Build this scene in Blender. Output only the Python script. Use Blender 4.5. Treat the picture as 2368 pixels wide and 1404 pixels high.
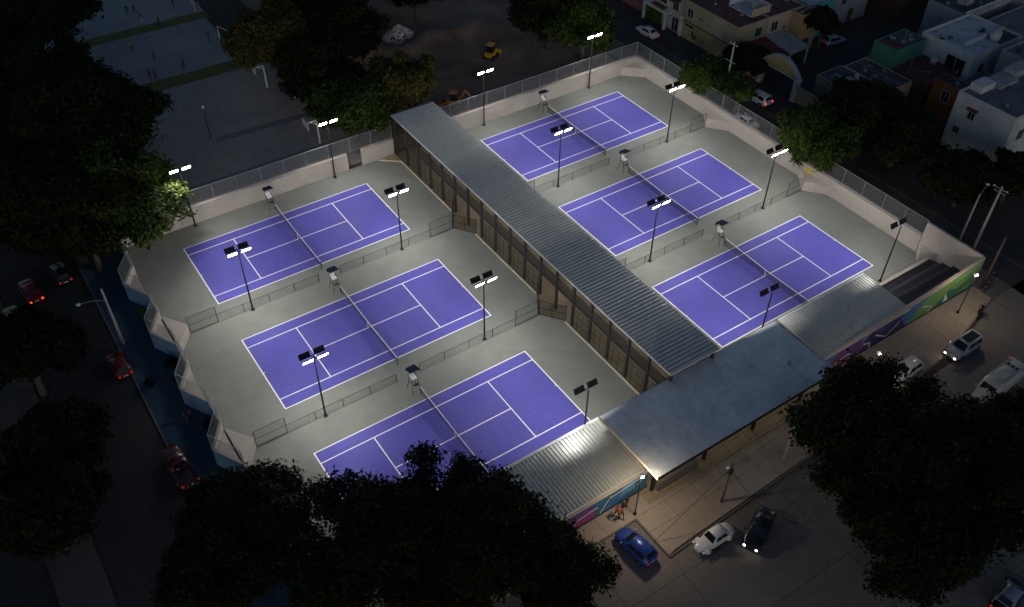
import bpy, bmesh, math, random
import numpy as np
from mathutils import Vector, Matrix
random.seed(7); RNG = np.random.default_rng(11)
PI = math.pi
for o in list(bpy.data.objects): bpy.data.objects.remove(o)
SC = bpy.context.scene; COL = SC.collection

# ------------------------------------------------------------------ camera
CAM_LOC = Vector((-14.1535, -88.0242, 67.4284)); CAM_ROT = (0.818187, -0.010378, -0.594537); FPX = 2078.1
cd = bpy.data.cameras.new('camera'); cam = bpy.data.objects.new('camera', cd); COL.objects.link(cam)
cam.location = CAM_LOC; cam.rotation_euler = CAM_ROT
cd.sensor_width = 36; cd.lens = FPX / 2368 * 36; cd.clip_start = .5; cd.clip_end = 3000
SC.camera = cam
# ------------------------------------------------------------------ sky, sun, exposure
SUN_EL, SUN_AZ = math.radians(14), math.radians(205)
w = bpy.data.worlds.new('World'); SC.world = w; w.use_nodes = True
nt = w.node_tree; bg = nt.nodes['Background']
sky = nt.nodes.new('ShaderNodeTexSky'); sky.sky_type = 'NISHITA'; sky.sun_disc = False
sky.sun_elevation = SUN_EL; sky.sun_rotation = SUN_AZ; sky.altitude = 1800; sky.dust_density = 1.5; sky.ozone_density = 1.6
nt.links.new(sky.outputs[0], bg.inputs[0]); bg.inputs[1].default_value = .044
sl = bpy.data.lights.new('sun', 'SUN'); sl.energy = .13; sl.angle = math.radians(25); sl.color = (1, .85, .72)
so = bpy.data.objects.new('sun', sl); COL.objects.link(so)
so.rotation_euler = (math.radians(90) - SUN_EL, 0, math.radians(180) - SUN_AZ)
vs = SC.view_settings; vs.view_transform = 'Standard'; vs.look = 'None'; vs.exposure = 0; vs.gamma = 1; vs.use_curve_mapping = False
SC.render.engine = 'CYCLES'
SC.cycles.transparent_max_bounces = 24; SC.cycles.max_bounces = 5
SC.cycles.sample_clamp_indirect = 3

# ------------------------------------------------------------------ pixel helpers (photo pixel -> direction -> point on a known plane)
from mathutils import Euler
RM = Euler(CAM_ROT, 'XYZ').to_matrix()
def ray(px, py): return RM @ Vector(((px - 1184) / FPX, -(py - 702) / FPX, -1))
def at(px, py, z=0.0):
    d = ray(px, py); return CAM_LOC + d * ((z - CAM_LOC.z) / d.z)
def onY(px, py, y):
    d = ray(px, py); q = CAM_LOC + d * ((y - CAM_LOC.y) / d.y); return q.x, q.z
def mpp(px, py, z): return (at(px, py, z) - CAM_LOC).length / FPX   # metres per pixel

# ------------------------------------------------------------------ materials
M = {}
def nodes(m): return m.node_tree.nodes, m.node_tree.links
def mat(name, col, rough=.8, metal=0., var=.18, scale=1.5, fine=14., bump=0., emit=None, es=0., trans=0., spec=.5, world=False, col2=None, c2s=.25, c2t=.5, scuff=None, crack=None):
    """procedural principled material: base colour broken up by two scales of noise, optional second colour in patches"""
    m = bpy.data.materials.new(name); m.use_nodes = True; n, l = nodes(m); p = n['Principled BSDF']; M[name] = m
    p.inputs['Roughness'].default_value = rough; p.inputs['Metallic'].default_value = metal
    p.inputs['Specular IOR Level'].default_value = spec
    if emit is not None:
        p.inputs['Emission Color'].default_value = (*emit, 1); p.inputs['Emission Strength'].default_value = es
    if world: src = n.new('ShaderNodeNewGeometry').outputs['Position']
    else: src = n.new('ShaderNodeTexCoord').outputs['Object']
    def noise(s, d=4, r=.6):
        t = n.new('ShaderNodeTexNoise'); t.inputs['Scale'].default_value = s; t.inputs['Detail'].default_value = d; t.inputs['Roughness'].default_value = r
        l.new(src, t.inputs['Vector']); return t.outputs['Fac']
    a = noise(scale); b = noise(fine, 2)
    add = n.new('ShaderNodeMath'); add.operation = 'ADD'; l.new(a, add.inputs[0]); l.new(b, add.inputs[1])
    mr = n.new('ShaderNodeMapRange'); mr.inputs[1].default_value = .6; mr.inputs[2].default_value = 1.4; mr.inputs[3].default_value = 1 - var; mr.inputs[4].default_value = 1 + var
    l.new(add.outputs[0], mr.inputs[0])
    vm = n.new('ShaderNodeVectorMath'); vm.operation = 'SCALE'; vm.inputs[0].default_value = col
    if col2:
        mx = n.new('ShaderNodeMix'); mx.data_type = 'RGBA'; mx.inputs[6].default_value = (*col, 1); mx.inputs[7].default_value = (*col2, 1)
        r2 = n.new('ShaderNodeMapRange'); r2.inputs[1].default_value = c2t - .12; r2.inputs[2].default_value = c2t + .12
        l.new(noise(c2s, 5), r2.inputs[0]); l.new(r2.outputs[0], mx.inputs[0]); l.new(mx.outputs[2], vm.inputs[0])
    l.new(mr.outputs[0], vm.inputs['Scale']); out = vm.outputs[0]
    def over(fac, c):
        nonlocal out
        q = n.new('ShaderNodeMix'); q.data_type = 'RGBA'; q.inputs[7].default_value = (*c, 1); l.new(fac, q.inputs[0]); l.new(out, q.inputs[6]); out = q.outputs[2]
    def ramp(v, lo, hi, a_, b_):
        q = n.new('ShaderNodeMapRange'); q.inputs[1].default_value = lo; q.inputs[2].default_value = hi; q.inputs[3].default_value = a_; q.inputs[4].default_value = b_; l.new(v, q.inputs[0]); return q.outputs[0]
    if scuff:      # dusty, worn patches: fine noise gated by a broad one
        c, s_, amt = scuff; f1 = ramp(noise(s_, 6, .75), .52, .68, 0, 1); f2 = ramp(noise(s_ * .12, 3), .42, .62, 0, amt)
        mm = n.new('ShaderNodeMath'); mm.operation = 'MULTIPLY'; l.new(f1, mm.inputs[0]); l.new(f2, mm.inputs[1]); over(mm.outputs[0], c)
    if crack:
        c, s_, wd, amt = crack; vo = n.new('ShaderNodeTexVoronoi'); vo.feature = 'DISTANCE_TO_EDGE'; vo.inputs['Scale'].default_value = s_
        ad = n.new('ShaderNodeVectorMath'); ad.operation = 'ADD'; nz = n.new('ShaderNodeTexNoise'); nz.inputs['Scale'].default_value = s_ * 3; l.new(src, nz.inputs['Vector']); l.new(src, ad.inputs[0]); l.new(nz.outputs['Color'], ad.inputs[1]); l.new(ad.outputs[0], vo.inputs['Vector'])
        over(ramp(vo.outputs['Distance'], 0, wd, amt, 0), c)
    l.new(out, p.inputs['Base Color'])
    rr = n.new('ShaderNodeMapRange'); rr.inputs[1].default_value = .3; rr.inputs[2].default_value = .7
    rr.inputs[3].default_value = max(.03, rough - .12); rr.inputs[4].default_value = min(1, rough + .12); l.new(a, rr.inputs[0]); l.new(rr.outputs[0], p.inputs['Roughness'])
    if bump:
        bn = n.new('ShaderNodeBump'); bn.inputs['Strength'].default_value = bump; bn.inputs['Distance'].default_value = .02
        l.new(b, bn.inputs['Height']); l.new(bn.outputs[0], p.inputs['Normal'])
    return m
def chain(name, col, cell=.09, t=.16, rough=.5):
    """woven wire: two families of diagonal wires, clear between them"""
    m = bpy.data.materials.new(name); m.use_nodes = True; n, l = nodes(m); p = n['Principled BSDF']; M[name] = m
    p.inputs['Base Color'].default_value = (*col, 1); p.inputs['Roughness'].default_value = rough; p.inputs['Metallic'].default_value = .2
    sx = n.new('ShaderNodeSeparateXYZ'); l.new(n.new('ShaderNodeTexCoord').outputs['Object'], sx.inputs[0])
    def mth(op, a, b):
        k = n.new('ShaderNodeMath'); k.operation = op
        for i, q in enumerate((a, b)):
            if isinstance(q, (int, float)): k.inputs[i].default_value = q
            elif q is not None: l.new(q, k.inputs[i])
        return k.outputs[0]
    s = mth('ADD', sx.outputs[0], sx.outputs[2]); d = mth('SUBTRACT', sx.outputs[0], sx.outputs[2])
    f1 = mth('FRACT', mth('DIVIDE', s, cell), None); f2 = mth('FRACT', mth('DIVIDE', d, cell), None)
    g = mth('MAXIMUM', mth('LESS_THAN', f1, t), mth('LESS_THAN', f2, t))
    tr = n.new('ShaderNodeBsdfTransparent'); mx = n.new('ShaderNodeMixShader')
    l.new(g, mx.inputs[0]); l.new(tr.outputs[0], mx.inputs[1]); l.new(p.outputs[0], mx.inputs[2]); l.new(mx.outputs[0], n['Material Output'].inputs[0])
    return m
def leafmat(name, c1, c2):
    m = bpy.data.materials.new(name); m.use_nodes = True; n, l = nodes(m); p = n['Principled BSDF']; M[name] = m
    at_ = n.new('ShaderNodeAttribute'); at_.attribute_name = 'tint'
    mx = n.new('ShaderNodeMix'); mx.data_type = 'RGBA'; mx.inputs[6].default_value = (*c1, 1); mx.inputs[7].default_value = (*c2, 1)
    l.new(at_.outputs['Fac'], mx.inputs[0]); l.new(mx.outputs[2], p.inputs['Base Color']); p.inputs['Roughness'].default_value = .7
    p.inputs['Specular IOR Level'].default_value = .15
    tl = n.new('ShaderNodeBsdfTranslucent'); l.new(mx.outputs[2], tl.inputs[0])
    ms = n.new('ShaderNodeMixShader'); ms.inputs[0].default_value = .25
    l.new(p.outputs[0], ms.inputs[1]); l.new(tl.outputs[0], ms.inputs[2]); l.new(ms.outputs[0], n['Material Output'].inputs[0])
def glow(name, col, s):
    m = bpy.data.materials.new(name); m.use_nodes = True; n, l = nodes(m); p = n['Principled BSDF']; M[name] = m
    p.inputs['Base Color'].default_value = (*col, 1); p.inputs['Emission Color'].default_value = (*col, 1); p.inputs['Emission Strength'].default_value = s

mat('soil', (.05, .042, .035), 1, var=.3, scale=.15, fine=2, world=True)
mat('asphalt', (.022, .023, .026), .9, var=.3, scale=.12, fine=3, world=True, bump=.2, col2=(.032, .030, .028), c2s=.12, scuff=((.045, .043, .04), .5, .6), crack=((.012, .012, .012), .2, .006, .7))
mat('asphalt_east', (.026, .027, .031), .9, var=.3, scale=.15, fine=3, world=True, bump=.2, col2=(.04, .039, .04), c2s=.2)
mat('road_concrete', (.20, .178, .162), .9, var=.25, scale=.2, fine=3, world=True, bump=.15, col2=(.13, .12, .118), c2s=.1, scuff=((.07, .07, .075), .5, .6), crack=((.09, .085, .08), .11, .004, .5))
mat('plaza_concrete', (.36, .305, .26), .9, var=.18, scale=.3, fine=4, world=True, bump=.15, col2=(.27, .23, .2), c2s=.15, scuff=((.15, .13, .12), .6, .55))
mat('kerb_stone', (.12, .11, .10), .9, world=True)
mat('blue_paving', (.022, .062, .105), .9, var=.25, scale=.3, fine=3, world=True, col2=(.03, .07, .10))
mat('median', (.07, .065, .06), .95, var=.25, scale=.3, world=True)
mat('apron', (.192, .202, .180), .82, var=.15, scale=.07, fine=.6, world=True, bump=.05, col2=(.160, .170, .160), c2s=.09, scuff=((.26, .27, .24), .9, .14), crack=((.11, .11, .105), .07, .004, .35))
mat('court_purple', (.086, .079, .40), .78, var=.13, scale=.18, fine=3, world=True, bump=.05, col2=(.073, .067, .355), c2s=.14, scuff=((.15, .14, .43), 1.3, .3))
mat('line_white', (.80, .80, .78), .7, var=.08, scale=1, world=True)
mat('line_yellow', (.35, .22, .06), .8, var=.35, scale=1, world=True)
mat('line_worn', (.16, .16, .15), .9, var=.4, scale=.8, world=True)
mat('joint', (.05, .045, .04), 1, world=True)
mat('ochre_line', (.35, .30, .12), .9, var=.3, scale=.6, world=True)
mat('yard_concrete', (.40, .365, .33), .9, var=.25, scale=.12, fine=2, world=True, col2=(.26, .245, .24), c2s=.12, scuff=((.12, .12, .12), .35, .7), crack=((.10, .09, .09), .12, .004, .6))
mat('yard_strip', (.17, .175, .19), .9, world=True)
mat('futsal_blue', (.32, .335, .335), .9, var=.2, scale=.15, fine=2, world=True, col2=(.24, .27, .285), c2s=.1, scuff=((.14, .16, .19), .3, .6))
mat('grass_strip', (.12, .14, .035), 1, var=.4, scale=.6, fine=6, world=True)
mat('dirt', (.25, .175, .135), 1, var=.35, scale=.15, fine=1.5, world=True, bump=.4, col2=(.10, .07, .055), c2s=.07)
mat('wall_pink', (.45, .405, .365), .9, var=.12, scale=.35, fine=4, world=True, col2=(.39, .355, .32), c2s=.3, scuff=((.28, .25, .22), .9, .5))
mat('wall_cap', (.42, .37, .33), .9, var=.2, scale=.6, world=True)
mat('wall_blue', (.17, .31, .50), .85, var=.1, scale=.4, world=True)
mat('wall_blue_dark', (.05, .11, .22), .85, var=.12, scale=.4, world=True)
mat('tan_floor', (.24, .20, .13), .85, var=.14, scale=.4, world=True)
mat('kerb_cream', (.60, .55, .40), .8, world=True)
mat('galv', (.36, .38, .39), .45, .5, var=.1)
mat('dark_steel', (.018, .018, .02), .5, .3, var=.2)
mat('grey_steel', (.055, .053, .05), .5, .4, var=.2)
mat('black', (.012, .012, .014), .6, var=.2)
mat('roof_ribbed', (.54, .55, .53), .5, .1, var=.12, scale=.25, fine=.8, world=True)
mat('roof_white', (.52, .53, .50), .36, .3, var=.08, scale=.3, fine=1.2, world=True)
mat('roof_zinc', (.60, .655, .70), .36, .08, var=.2, scale=.35, fine=1.6, world=True, col2=(.50, .555, .605), c2s=.45, scuff=((.38, .42, .47), 1.1, .7))
mat('trim_light', (.62, .64, .62), .45, .3, var=.08)
mat('roof_under', (.09, .08, .07), .8)
mat('bleacher', (.018, .019, .026), .75, var=.3, scale=.6, world=True)
mat('bleacher_seat', (.055, .056, .07), .7, var=.3, scale=.6, world=True)
mat('net_tape', (.75, .75, .74), .8)
mat('plastic_white', (.82, .82, .82), .4, var=.04)
mat('canvas_navy', (.006, .007, .035), .8, spec=.15)
chain('mesh_galv', (.26, .27, .27), .045, .13)
chain('mesh_dark', (.03, .03, .03), .045, .10)
chain('mesh_hall', (.03, .027, .02), .045, .2)
chain('mesh_darkener', (.02, .018, .015), .045, .5)
chain('mesh_net', (.02, .02, .025), .045, .3)
chain('mesh_tall', (.05, .065, .09), .12, .3)
glow('lamp_white', (1, .97, .9), 40); glow('lamp_warm', (1, .75, .42), 25); glow('lamp_globe', (1, .88, .7), 6)
glow('head_light', (1, .85, .55), 14); glow('tail_light', (1, .03, .015), 3.5); glow('tail_dim', (.5, .02, .01), .5)
for k, c in dict(teal=(.02, .13, .22), blue=(.05, .17, .40), skyblue=(.10, .28, .50), purple=(.11, .05, .21), navy=(.035, .028, .12), magenta=(.26, .04, .15), wine=(.14, .03, .07), green=(.12, .28, .09), dkgreen=(.025, .15, .10), mwhite=(.70, .70, .70), gold=(.5, .35, .05)).items():
    mat('paint_' + k, c, .7, var=.08, scale=.8, world=True)
for k, c in dict(tan=(.36, .30, .21), ochre=(.34, .29, .13), cream=(.47, .45, .40), peach=(.52, .38, .29), yellow=(.48, .35, .16), pinkwall=(.28, .13, .13), green=(.045, .21, .15), white=(.58, .59, .60), orange=(.30, .10, .025), grey=(.30, .32, .34), teal=(.06, .35, .35), brown=(.10, .045, .03), redroof=(.13, .035, .035), maroon=(.12, .045, .045), flat=(.15, .165, .19), flatdark=(.07, .075, .085), flatwhite=(.50, .54, .58), canopy=(.33, .36, .37), tinroof=(.3, .34, .38)).items():
    mat('h_' + k, c, .85, var=.2, scale=.5, fine=3, world=True, **(dict(col2=tuple(v * .5 for v in c), c2s=.5, c2t=.55) if k.startswith('flat') or k in ('maroon', 'tinroof') else dict(col2=tuple(v * .82 for v in c), c2s=.35)))
mat('pane', (.012, .015, .02), .12, spec=.6); mat('win_frame', (.45, .45, .45), .6); mat('shutter_green', (.02, .28, .14), .6)
mat('bark', (.10, .085, .07), 1, var=.3, scale=3, bump=.5); mat('bark_pale', (.26, .24, .20), 1, var=.3, scale=3)
mat('pole_wood', (.09, .065, .045), .9, var=.25, scale=2); mat('pole_concrete', (.42, .40, .35), .9, var=.12)
mat('rubber', (.012, .012, .012), .85); mat('rim', (.3, .3, .31), .35, .8); mat('glass_car', (.010, .012, .015), .08, spec=.7)
for k, c in dict(blue=(.02, .06, .30), white=(.62, .63, .63), black=(.008, .009, .012), silver=(.42, .43, .44), red=(.13, .010, .008), darkred=(.08, .010, .014), vanwhite=(.40, .40, .38), steel=(.22, .28, .36), yellow=(.25, .15, .01)).items():
    mat('car_' + k, c, .28, .15 if k in ('silver', 'blue', 'steel') else 0, var=.04, spec=.6)
mat('digger_yellow', (.55, .33, .01), .5); mat('digger_orange', (.35, .16, .02), .5)
mat('rubble', (.62, .59, .56), .95, var=.3, scale=1.5)
mat('plastic_black', (.012, .012, .014), .45); mat('tank', (.50, .49, .45), .6)
for k, c in dict(skin=(.30, .16, .10), hair=(.012, .009, .007), black=(.012, .012, .015), navy=(.02, .025, .06), red=(.35, .03, .03), yellow=(.55, .40, .04), white=(.6, .6, .6), green=(.05, .25, .08), grey=(.12, .12, .13), orange=(.45, .15, .03), jeans=(.04, .06, .12)).items():
    mat('cloth_' + k, c, .85, var=.1, scale=6)
leafmat('leaf_lit', (.026, .045, .008), (.072, .10, .016)); leafmat('leaf_shaded', (.011, .016, .0045), (.024, .033, .008))  # one foliage, two copies: floodlight brightness and night dimness put into the colour
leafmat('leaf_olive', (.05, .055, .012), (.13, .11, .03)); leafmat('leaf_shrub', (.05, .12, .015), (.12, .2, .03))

# ------------------------------------------------------------------ mesh helpers
class MB:
    def __init__(s): s.v = []; s.f = []; s.mi = []
    def add(s, vs, fs, k=0):
        b = len(s.v); s.v += [tuple(map(float, q)) for q in vs]; s.f += [tuple(b + i for i in f) for f in fs]; s.mi += [k] * len(fs); return s
    def box(s, x0, x1, y0, y1, z0, z1, k=0):
        return s.add([(x0, y0, z0), (x1, y0, z0), (x1, y1, z0), (x0, y1, z0), (x0, y0, z1), (x1, y0, z1), (x1, y1, z1), (x0, y1, z1)],
                     [(0, 3, 2, 1), (4, 5, 6, 7), (0, 1, 5, 4), (1, 2, 6, 5), (2, 3, 7, 6), (3, 0, 4, 7)], k)
    def prism(s, pts, z0, z1, k=0):
        n = len(pts); z1s = z1 if isinstance(z1, (list, tuple)) else [z1] * n
        return s.add([(x, y, z0) for x, y in pts] + [(p[0], p[1], z) for p, z in zip(pts, z1s)],
                     [tuple(range(n))[::-1], tuple(range(n, 2 * n))] + [(i, (i + 1) % n, n + (i + 1) % n, n + i) for i in range(n)], k)
    def tube(s, a, b, r0, r1=None, n=6, k=0):
        a, b = Vector(a), Vector(b); r1 = r0 if r1 is None else r1; d = (b - a).normalized()
        u = d.orthogonal().normalized(); v = d.cross(u); vs = []
        for c, r in ((a, r0), (b, r1)):
            for i in range(n): t = 2 * PI * i / n; vs.append(c + u * math.cos(t) * r + v * math.sin(t) * r)
        return s.add(vs, [tuple(range(n))[::-1], tuple(range(n, 2 * n))] + [(i, (i + 1) % n, n + (i + 1) % n, n + i) for i in range(n)], k)
    def path(s, pts, r, n=6, k=0):
        for a, b in zip(pts, pts[1:]): s.tube(a, b, r, r, n, k)
        return s
    def bar(s, a, b, wd, ht, k=0):
        a, b = Vector(a), Vector(b); d = (b - a).normalized(); u = d.cross(Vector((0, 0, 1)))
        if u.length < .01: u = Vector((1, 0, 0))
        u.normalize(); v = u.cross(d); vs = []
        for c in (a, b):
            for su, sv in ((-1, -1), (1, -1), (1, 1), (-1, 1)): vs.append(c + u * su * wd / 2 + v * sv * ht / 2)
        return s.add(vs, [(0, 1, 2, 3), (7, 6, 5, 4), (0, 4, 5, 1), (1, 5, 6, 2), (2, 6, 7, 3), (3, 7, 4, 0)], k)
    def quad(s, pts, k=0): return s.add(pts, [tuple(range(len(pts)))], k)
    def sphere(s, c, r, k=0, nu=10, nv=6, sz=1):
        vs = [(c[0], c[1], c[2] + r * sz)]
        for j in range(1, nv):
            t = PI * j / nv
            for i in range(nu): p = 2 * PI * i / nu; vs.append((c[0] + r * math.sin(t) * math.cos(p), c[1] + r * math.sin(t) * math.sin(p), c[2] + r * sz * math.cos(t)))
        vs.append((c[0], c[1], c[2] - r * sz)); L = len(vs) - 1; fs = []
        for i in range(nu): fs.append((0, 1 + i, 1 + (i + 1) % nu)); fs.append((L, L - nu + (i + 1) % nu, L - nu + i))
        for j in range(nv - 2):
            for i in range(nu): a = 1 + j * nu; fs.append((a + i, a + nu + i, a + nu + (i + 1) % nu, a + (i + 1) % nu))
        return s.add(vs, fs, k)
    def lathe(s, c, prof, n=12, k=0):
        vs = []; fs = []
        for r, z in prof:
            for i in range(n): t = 2 * PI * i / n; vs.append((c[0] + r * math.cos(t), c[1] + r * math.sin(t), c[2] + z))
        for j in range(len(prof) - 1):
            for i in range(n): fs.append((j * n + i, j * n + (i + 1) % n, (j + 1) * n + (i + 1) % n, (j + 1) * n + i))
        fs += [tuple(range(n))[::-1], tuple(range((len(prof) - 1) * n, len(prof) * n))]
        return s.add(vs, fs, k)
    def mesh(s, name, mats):
        me = bpy.data.meshes.new(name); me.from_pydata(s.v, [], s.f)
        for m in (mats if isinstance(mats, (list, tuple)) else [mats]): me.materials.append(M[m])
        if any(s.mi): me.polygons.foreach_set('material_index', s.mi)
        me.update(); return me
    def build(s, name, mats, parent=None, smooth=False, loc=None, rz=None, bevel=0):
        me = s.mesh(name, mats)
        if bevel:
            bm = bmesh.new(); bm.from_mesh(me); bmesh.ops.recalc_face_normals(bm, faces=bm.faces)
            bmesh.ops.bevel(bm, geom=bm.edges[:], offset=bevel, segments=2, affect='EDGES', profile=.6); bm.to_mesh(me); bm.free()
        if smooth: me.polygons.foreach_set('use_smooth', [True] * len(me.polygons))
        return link(name, me, parent, loc, rz)
def link(name, me, parent=None, loc=None, rz=None):
    o = bpy.data.objects.new(name, me); COL.objects.link(o)
    if parent: o.parent = parent
    if loc is not None: o.location = loc
    if rz is not None: o.rotation_euler = (0, 0, rz)
    return o
def tag(o, label, cat=None, group=None, kind=None):
    if label: o['label'] = label
    if cat: o['category'] = cat
    if group: o['group'] = group
    if kind: o['kind'] = kind
    return o
def thing(name, label, cat, loc=(0, 0, 0), rz=0, group=None):
    o = bpy.data.objects.new(name, None); COL.objects.link(o); o.empty_display_size = .2
    o.location = loc; o.rotation_euler = (0, 0, rz); return tag(o, label, cat, group)
def dup(o, loc=None, rz=None, label=None, parent=None):
    kids = [c for c in bpy.data.objects if c.parent == o] if parent is None else KIDS.get(o.name, [])
    c = o.copy(); COL.objects.link(c); c.parent = parent
    if loc is not None: c.location = loc
    if rz is not None: c.rotation_euler = (0, 0, rz)
    if label: c['label'] = label
    for k in kids:
        KIDS[k.name] = [q for q in bpy.data.objects if q.parent == k]
        dup(k, parent=c)
    return c
KIDS = {}
def struct(name, mb, mats, label=None, **kw): o = mb.build(name, mats, **kw); return tag(o, label, None, None, 'structure')
def sheet(name, m, x0, x1, y0, y1, z, label=None, pts=None, thick=None):
    mb = MB(); pts = pts or [(x0, y0), (x1, y0), (x1, y1), (x0, y1)]
    if thick: mb.prism(pts, z - thick, z)
    else: mb.quad([(x, y, z) for x, y in pts])
    return struct(name, mb, m, label)

# ================================================================== GROUND
sheet('ground', 'soil', -700, 900, -700, 900, -.03, 'dark open ground around the tennis club')
sheet('road', 'asphalt', -19.6, -10.9, -260, 260, .0, 'dark street running past the blue side wall on the left')
sheet('road', 'asphalt', -36, -23.4, -260, 260, .0, 'far carriageway beyond the planted median on the left')
struct('pavement', MB().box(-23.4, -19.6, -260, 260, -.02, .13), 'median', 'raised median strip with trees along the left street')
struct('pavement', MB().box(-10.9, -6.25, -70, 60, -.02, .11), 'blue_paving', 'dark blue sidewalk below the zigzag wall')
struct('kerb', MB().box(-11.1, -10.9, -70, 60, -.02, .125), 'kerb_stone', 'kerb of the blue sidewalk on the left')
sheet('road', 'asphalt_east', 75.35, 84.4, -260, 260, .0, 'dark street between the courts and the houses')
struct('pavement', MB().box(71.75, 75.15, -57.5, 60, -.02, .10), 'kerb_stone', 'narrow sidewalk outside the right hand court wall')
struct('kerb', MB().box(75.15, 75.33, -57.5, 60, -.02, .12), 'kerb_stone', 'kerb of the street beside the houses')
cl = sheet('road_marking', 'line_worn', 79.45, 79.55, -140, 120, .004, 'worn centre line of the street beside the houses')
sheet('road', 'asphalt_east', 84.4, 150, -16.2, -8.6, .004, 'private lane leading in through the arched gate')
sheet('road', 'road_concrete', -6, 150, -140, -61.4, .0, 'grey concrete street in front of the entrance', pts=[(-10.9, -140), (190, -140), (190, -57.6), (71.6, -57.6), (60, -61.2), (20.2, -61.2), (20.2, -57.6), (-10.9, -57.6)])
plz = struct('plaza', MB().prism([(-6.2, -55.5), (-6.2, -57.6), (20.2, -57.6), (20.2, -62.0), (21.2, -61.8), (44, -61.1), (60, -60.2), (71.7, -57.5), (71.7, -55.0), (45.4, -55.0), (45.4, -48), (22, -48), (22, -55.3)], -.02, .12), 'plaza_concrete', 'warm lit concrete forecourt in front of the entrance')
jm = MB()
for x in np.arange(-2, 72, 3.2): jm.box(x, x + .03, -57.55 if x < 20.3 else -60.2, -55.4, .118, .1225)
for y in (-57.6, -59.4): jm.box(20.3, 62 if y > -58 else 58, y, y + .03, .118, .1225)
jm.build('paving_joint', 'joint', plz)
kb = MB()
for a, b in zip([(-6.2, -57.68), (20.28, -57.68), (20.28, -62.1), (44, -61.2), (60, -60.3), (71.7, -57.6)], [(20.28, -57.68), (20.28, -62.1), (44, -61.2), (60, -60.3), (71.7, -57.6), (74, -57.6)]): kb.bar((*a, .05), (*b, .05), .16, .15)
struct('kerb', kb, 'kerb_stone', 'kerb edging the forecourt')
rj = MB()
for a, b in [((14.9, -57.8), (14.2, -66)), ((20.5, -62.3), (19.5, -72)), ((10, -63.8), (46, -64.2)), ((44, -61.6), (45, -75)), ((33, -61.6), (33.4, -76)), ((56, -60.8), (57, -76)), ((10, -70), (60, -70.5))]: rj.bar((*a, .003), (*b, .003), .04, .004)
struct('road_joint', rj, 'joint', 'joints in the concrete street')
# zebra stripes bottom right
zb = at(2300, 1290)
zr = thing('crosswalk', 'faded striped crosswalk at the bottom right edge', 'crosswalk', (zb.x, zb.y, .004)); zr['kind'] = 'structure'
for i in range(11): MB().box(-2.6, 2.6, i * .62 - 3.2, i * .62 - 2.9, .0, .003).build('stripe', 'line_worn', zr)

# ---- tennis apron
AP = sheet('court_apron', 'apron', 0, 0, 0, 0, .02, 'grey green hard surface around the left three courts', pts=[(-6.2, -55.2), (30, -55.2), (30, 4), (-6.2, 4)])
sheet('court_apron', 'apron', 0, 0, 0, 0, .02, 'grey green hard surface around the right three courts', pts=[(35.6, -55.0), (71.5, -55.0), (71.5, 4), (35.6, 4)])
CL, CW = 23.77, 11.2
COURTS = [(0, 0, 'far left'), (0, -17.87, 'middle left'), (0, -35.54, 'near left'), (41.4, .40, 'far right'), (41.4, -17.5, 'middle right'), (41.4, -35.25, 'near right')]
LW = .11
for x0, yt, nm in COURTS:
    c = sheet('tennis_court', 'court_purple', x0, x0 + CL, yt - CW, yt, .026, 'purple tennis court, ' + nm + ' of the six')
    def ln(a, b, c2, d): MB().box(a, b, c2, d, .027, .031).build('court_line', 'line_white', c)
    ln(x0 - .08, x0 + .05, yt - CW - .055, yt + .055); ln(x0 + CL - .05, x0 + CL + .08, yt - CW - .055, yt + .055)      # baselines
    for y in (yt, yt - CW, yt - 1.4, yt - CW + 1.4): ln(x0 + .051, x0 + CL - .051, y - LW / 2, y + LW / 2)
    xm = x0 + CL / 2
    for s in (-6.4, 6.4): ln(xm + s - LW / 2, xm + s + LW / 2, yt - CW + 1.4 + LW / 2 + .001, yt - 1.4 - LW / 2 - .001)
    ln(xm - 6.4 + LW / 2 + .001, xm + 6.4 - LW / 2 - .001, yt - CW / 2 - LW / 2, yt - CW / 2 + LW / 2)
    for s, d in ((0, 1), (CL, -1)): ln(min(x0 + s + d * .052, x0 + s + d * .2), max(x0 + s + d * .052, x0 + s + d * .2), yt - CW / 2 - .04, yt - CW / 2 + .04)
# ================================================================== NETS
def net(x0, yt, label):
    xm = x0 + CL / 2; r = thing('tennis_net', label, 'tennis net', (xm, yt - CW / 2, .026), 0, 'tennis nets')
    H = CW / 2 + .914; top = lambda y: .914 + .156 * abs(y) / H
    for s in (-1, 1):
        MB().tube((0, s * H, 0), (0, s * H, 1.12), .05).build('post', 'dark_steel', r)
    ys = np.linspace(-H + .05, H - .05, 15); nm = MB(); tp = MB()
    for a, b in zip(ys, ys[1:]):
        tp.box(-.03, .03, a, b, top((a + b) / 2) - .035, top((a + b) / 2) + .03)
    # net cloth modelled in its own frame (local x along the net) so that the woven pattern follows it
    for a, b in zip(ys, ys[1:]): nm.quad([(a, 0, .03), (b, 0, .03), (b, 0, top(b) - .03), (a, 0, top(a) - .03)])
    n_ = nm.build('net_mesh', 'mesh_net', r); n_.rotation_euler = (0, 0, PI / 2)
    tp.build('net_tape', 'net_tape', r); MB().box(-.035, .035, -.03, .03, .0, .9).build('centre_strap', 'net_tape', r)
    return r
for x0, yt, nm in COURTS: net(x0, yt, 'tennis net stretched across the ' + nm + ' purple court')
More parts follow.
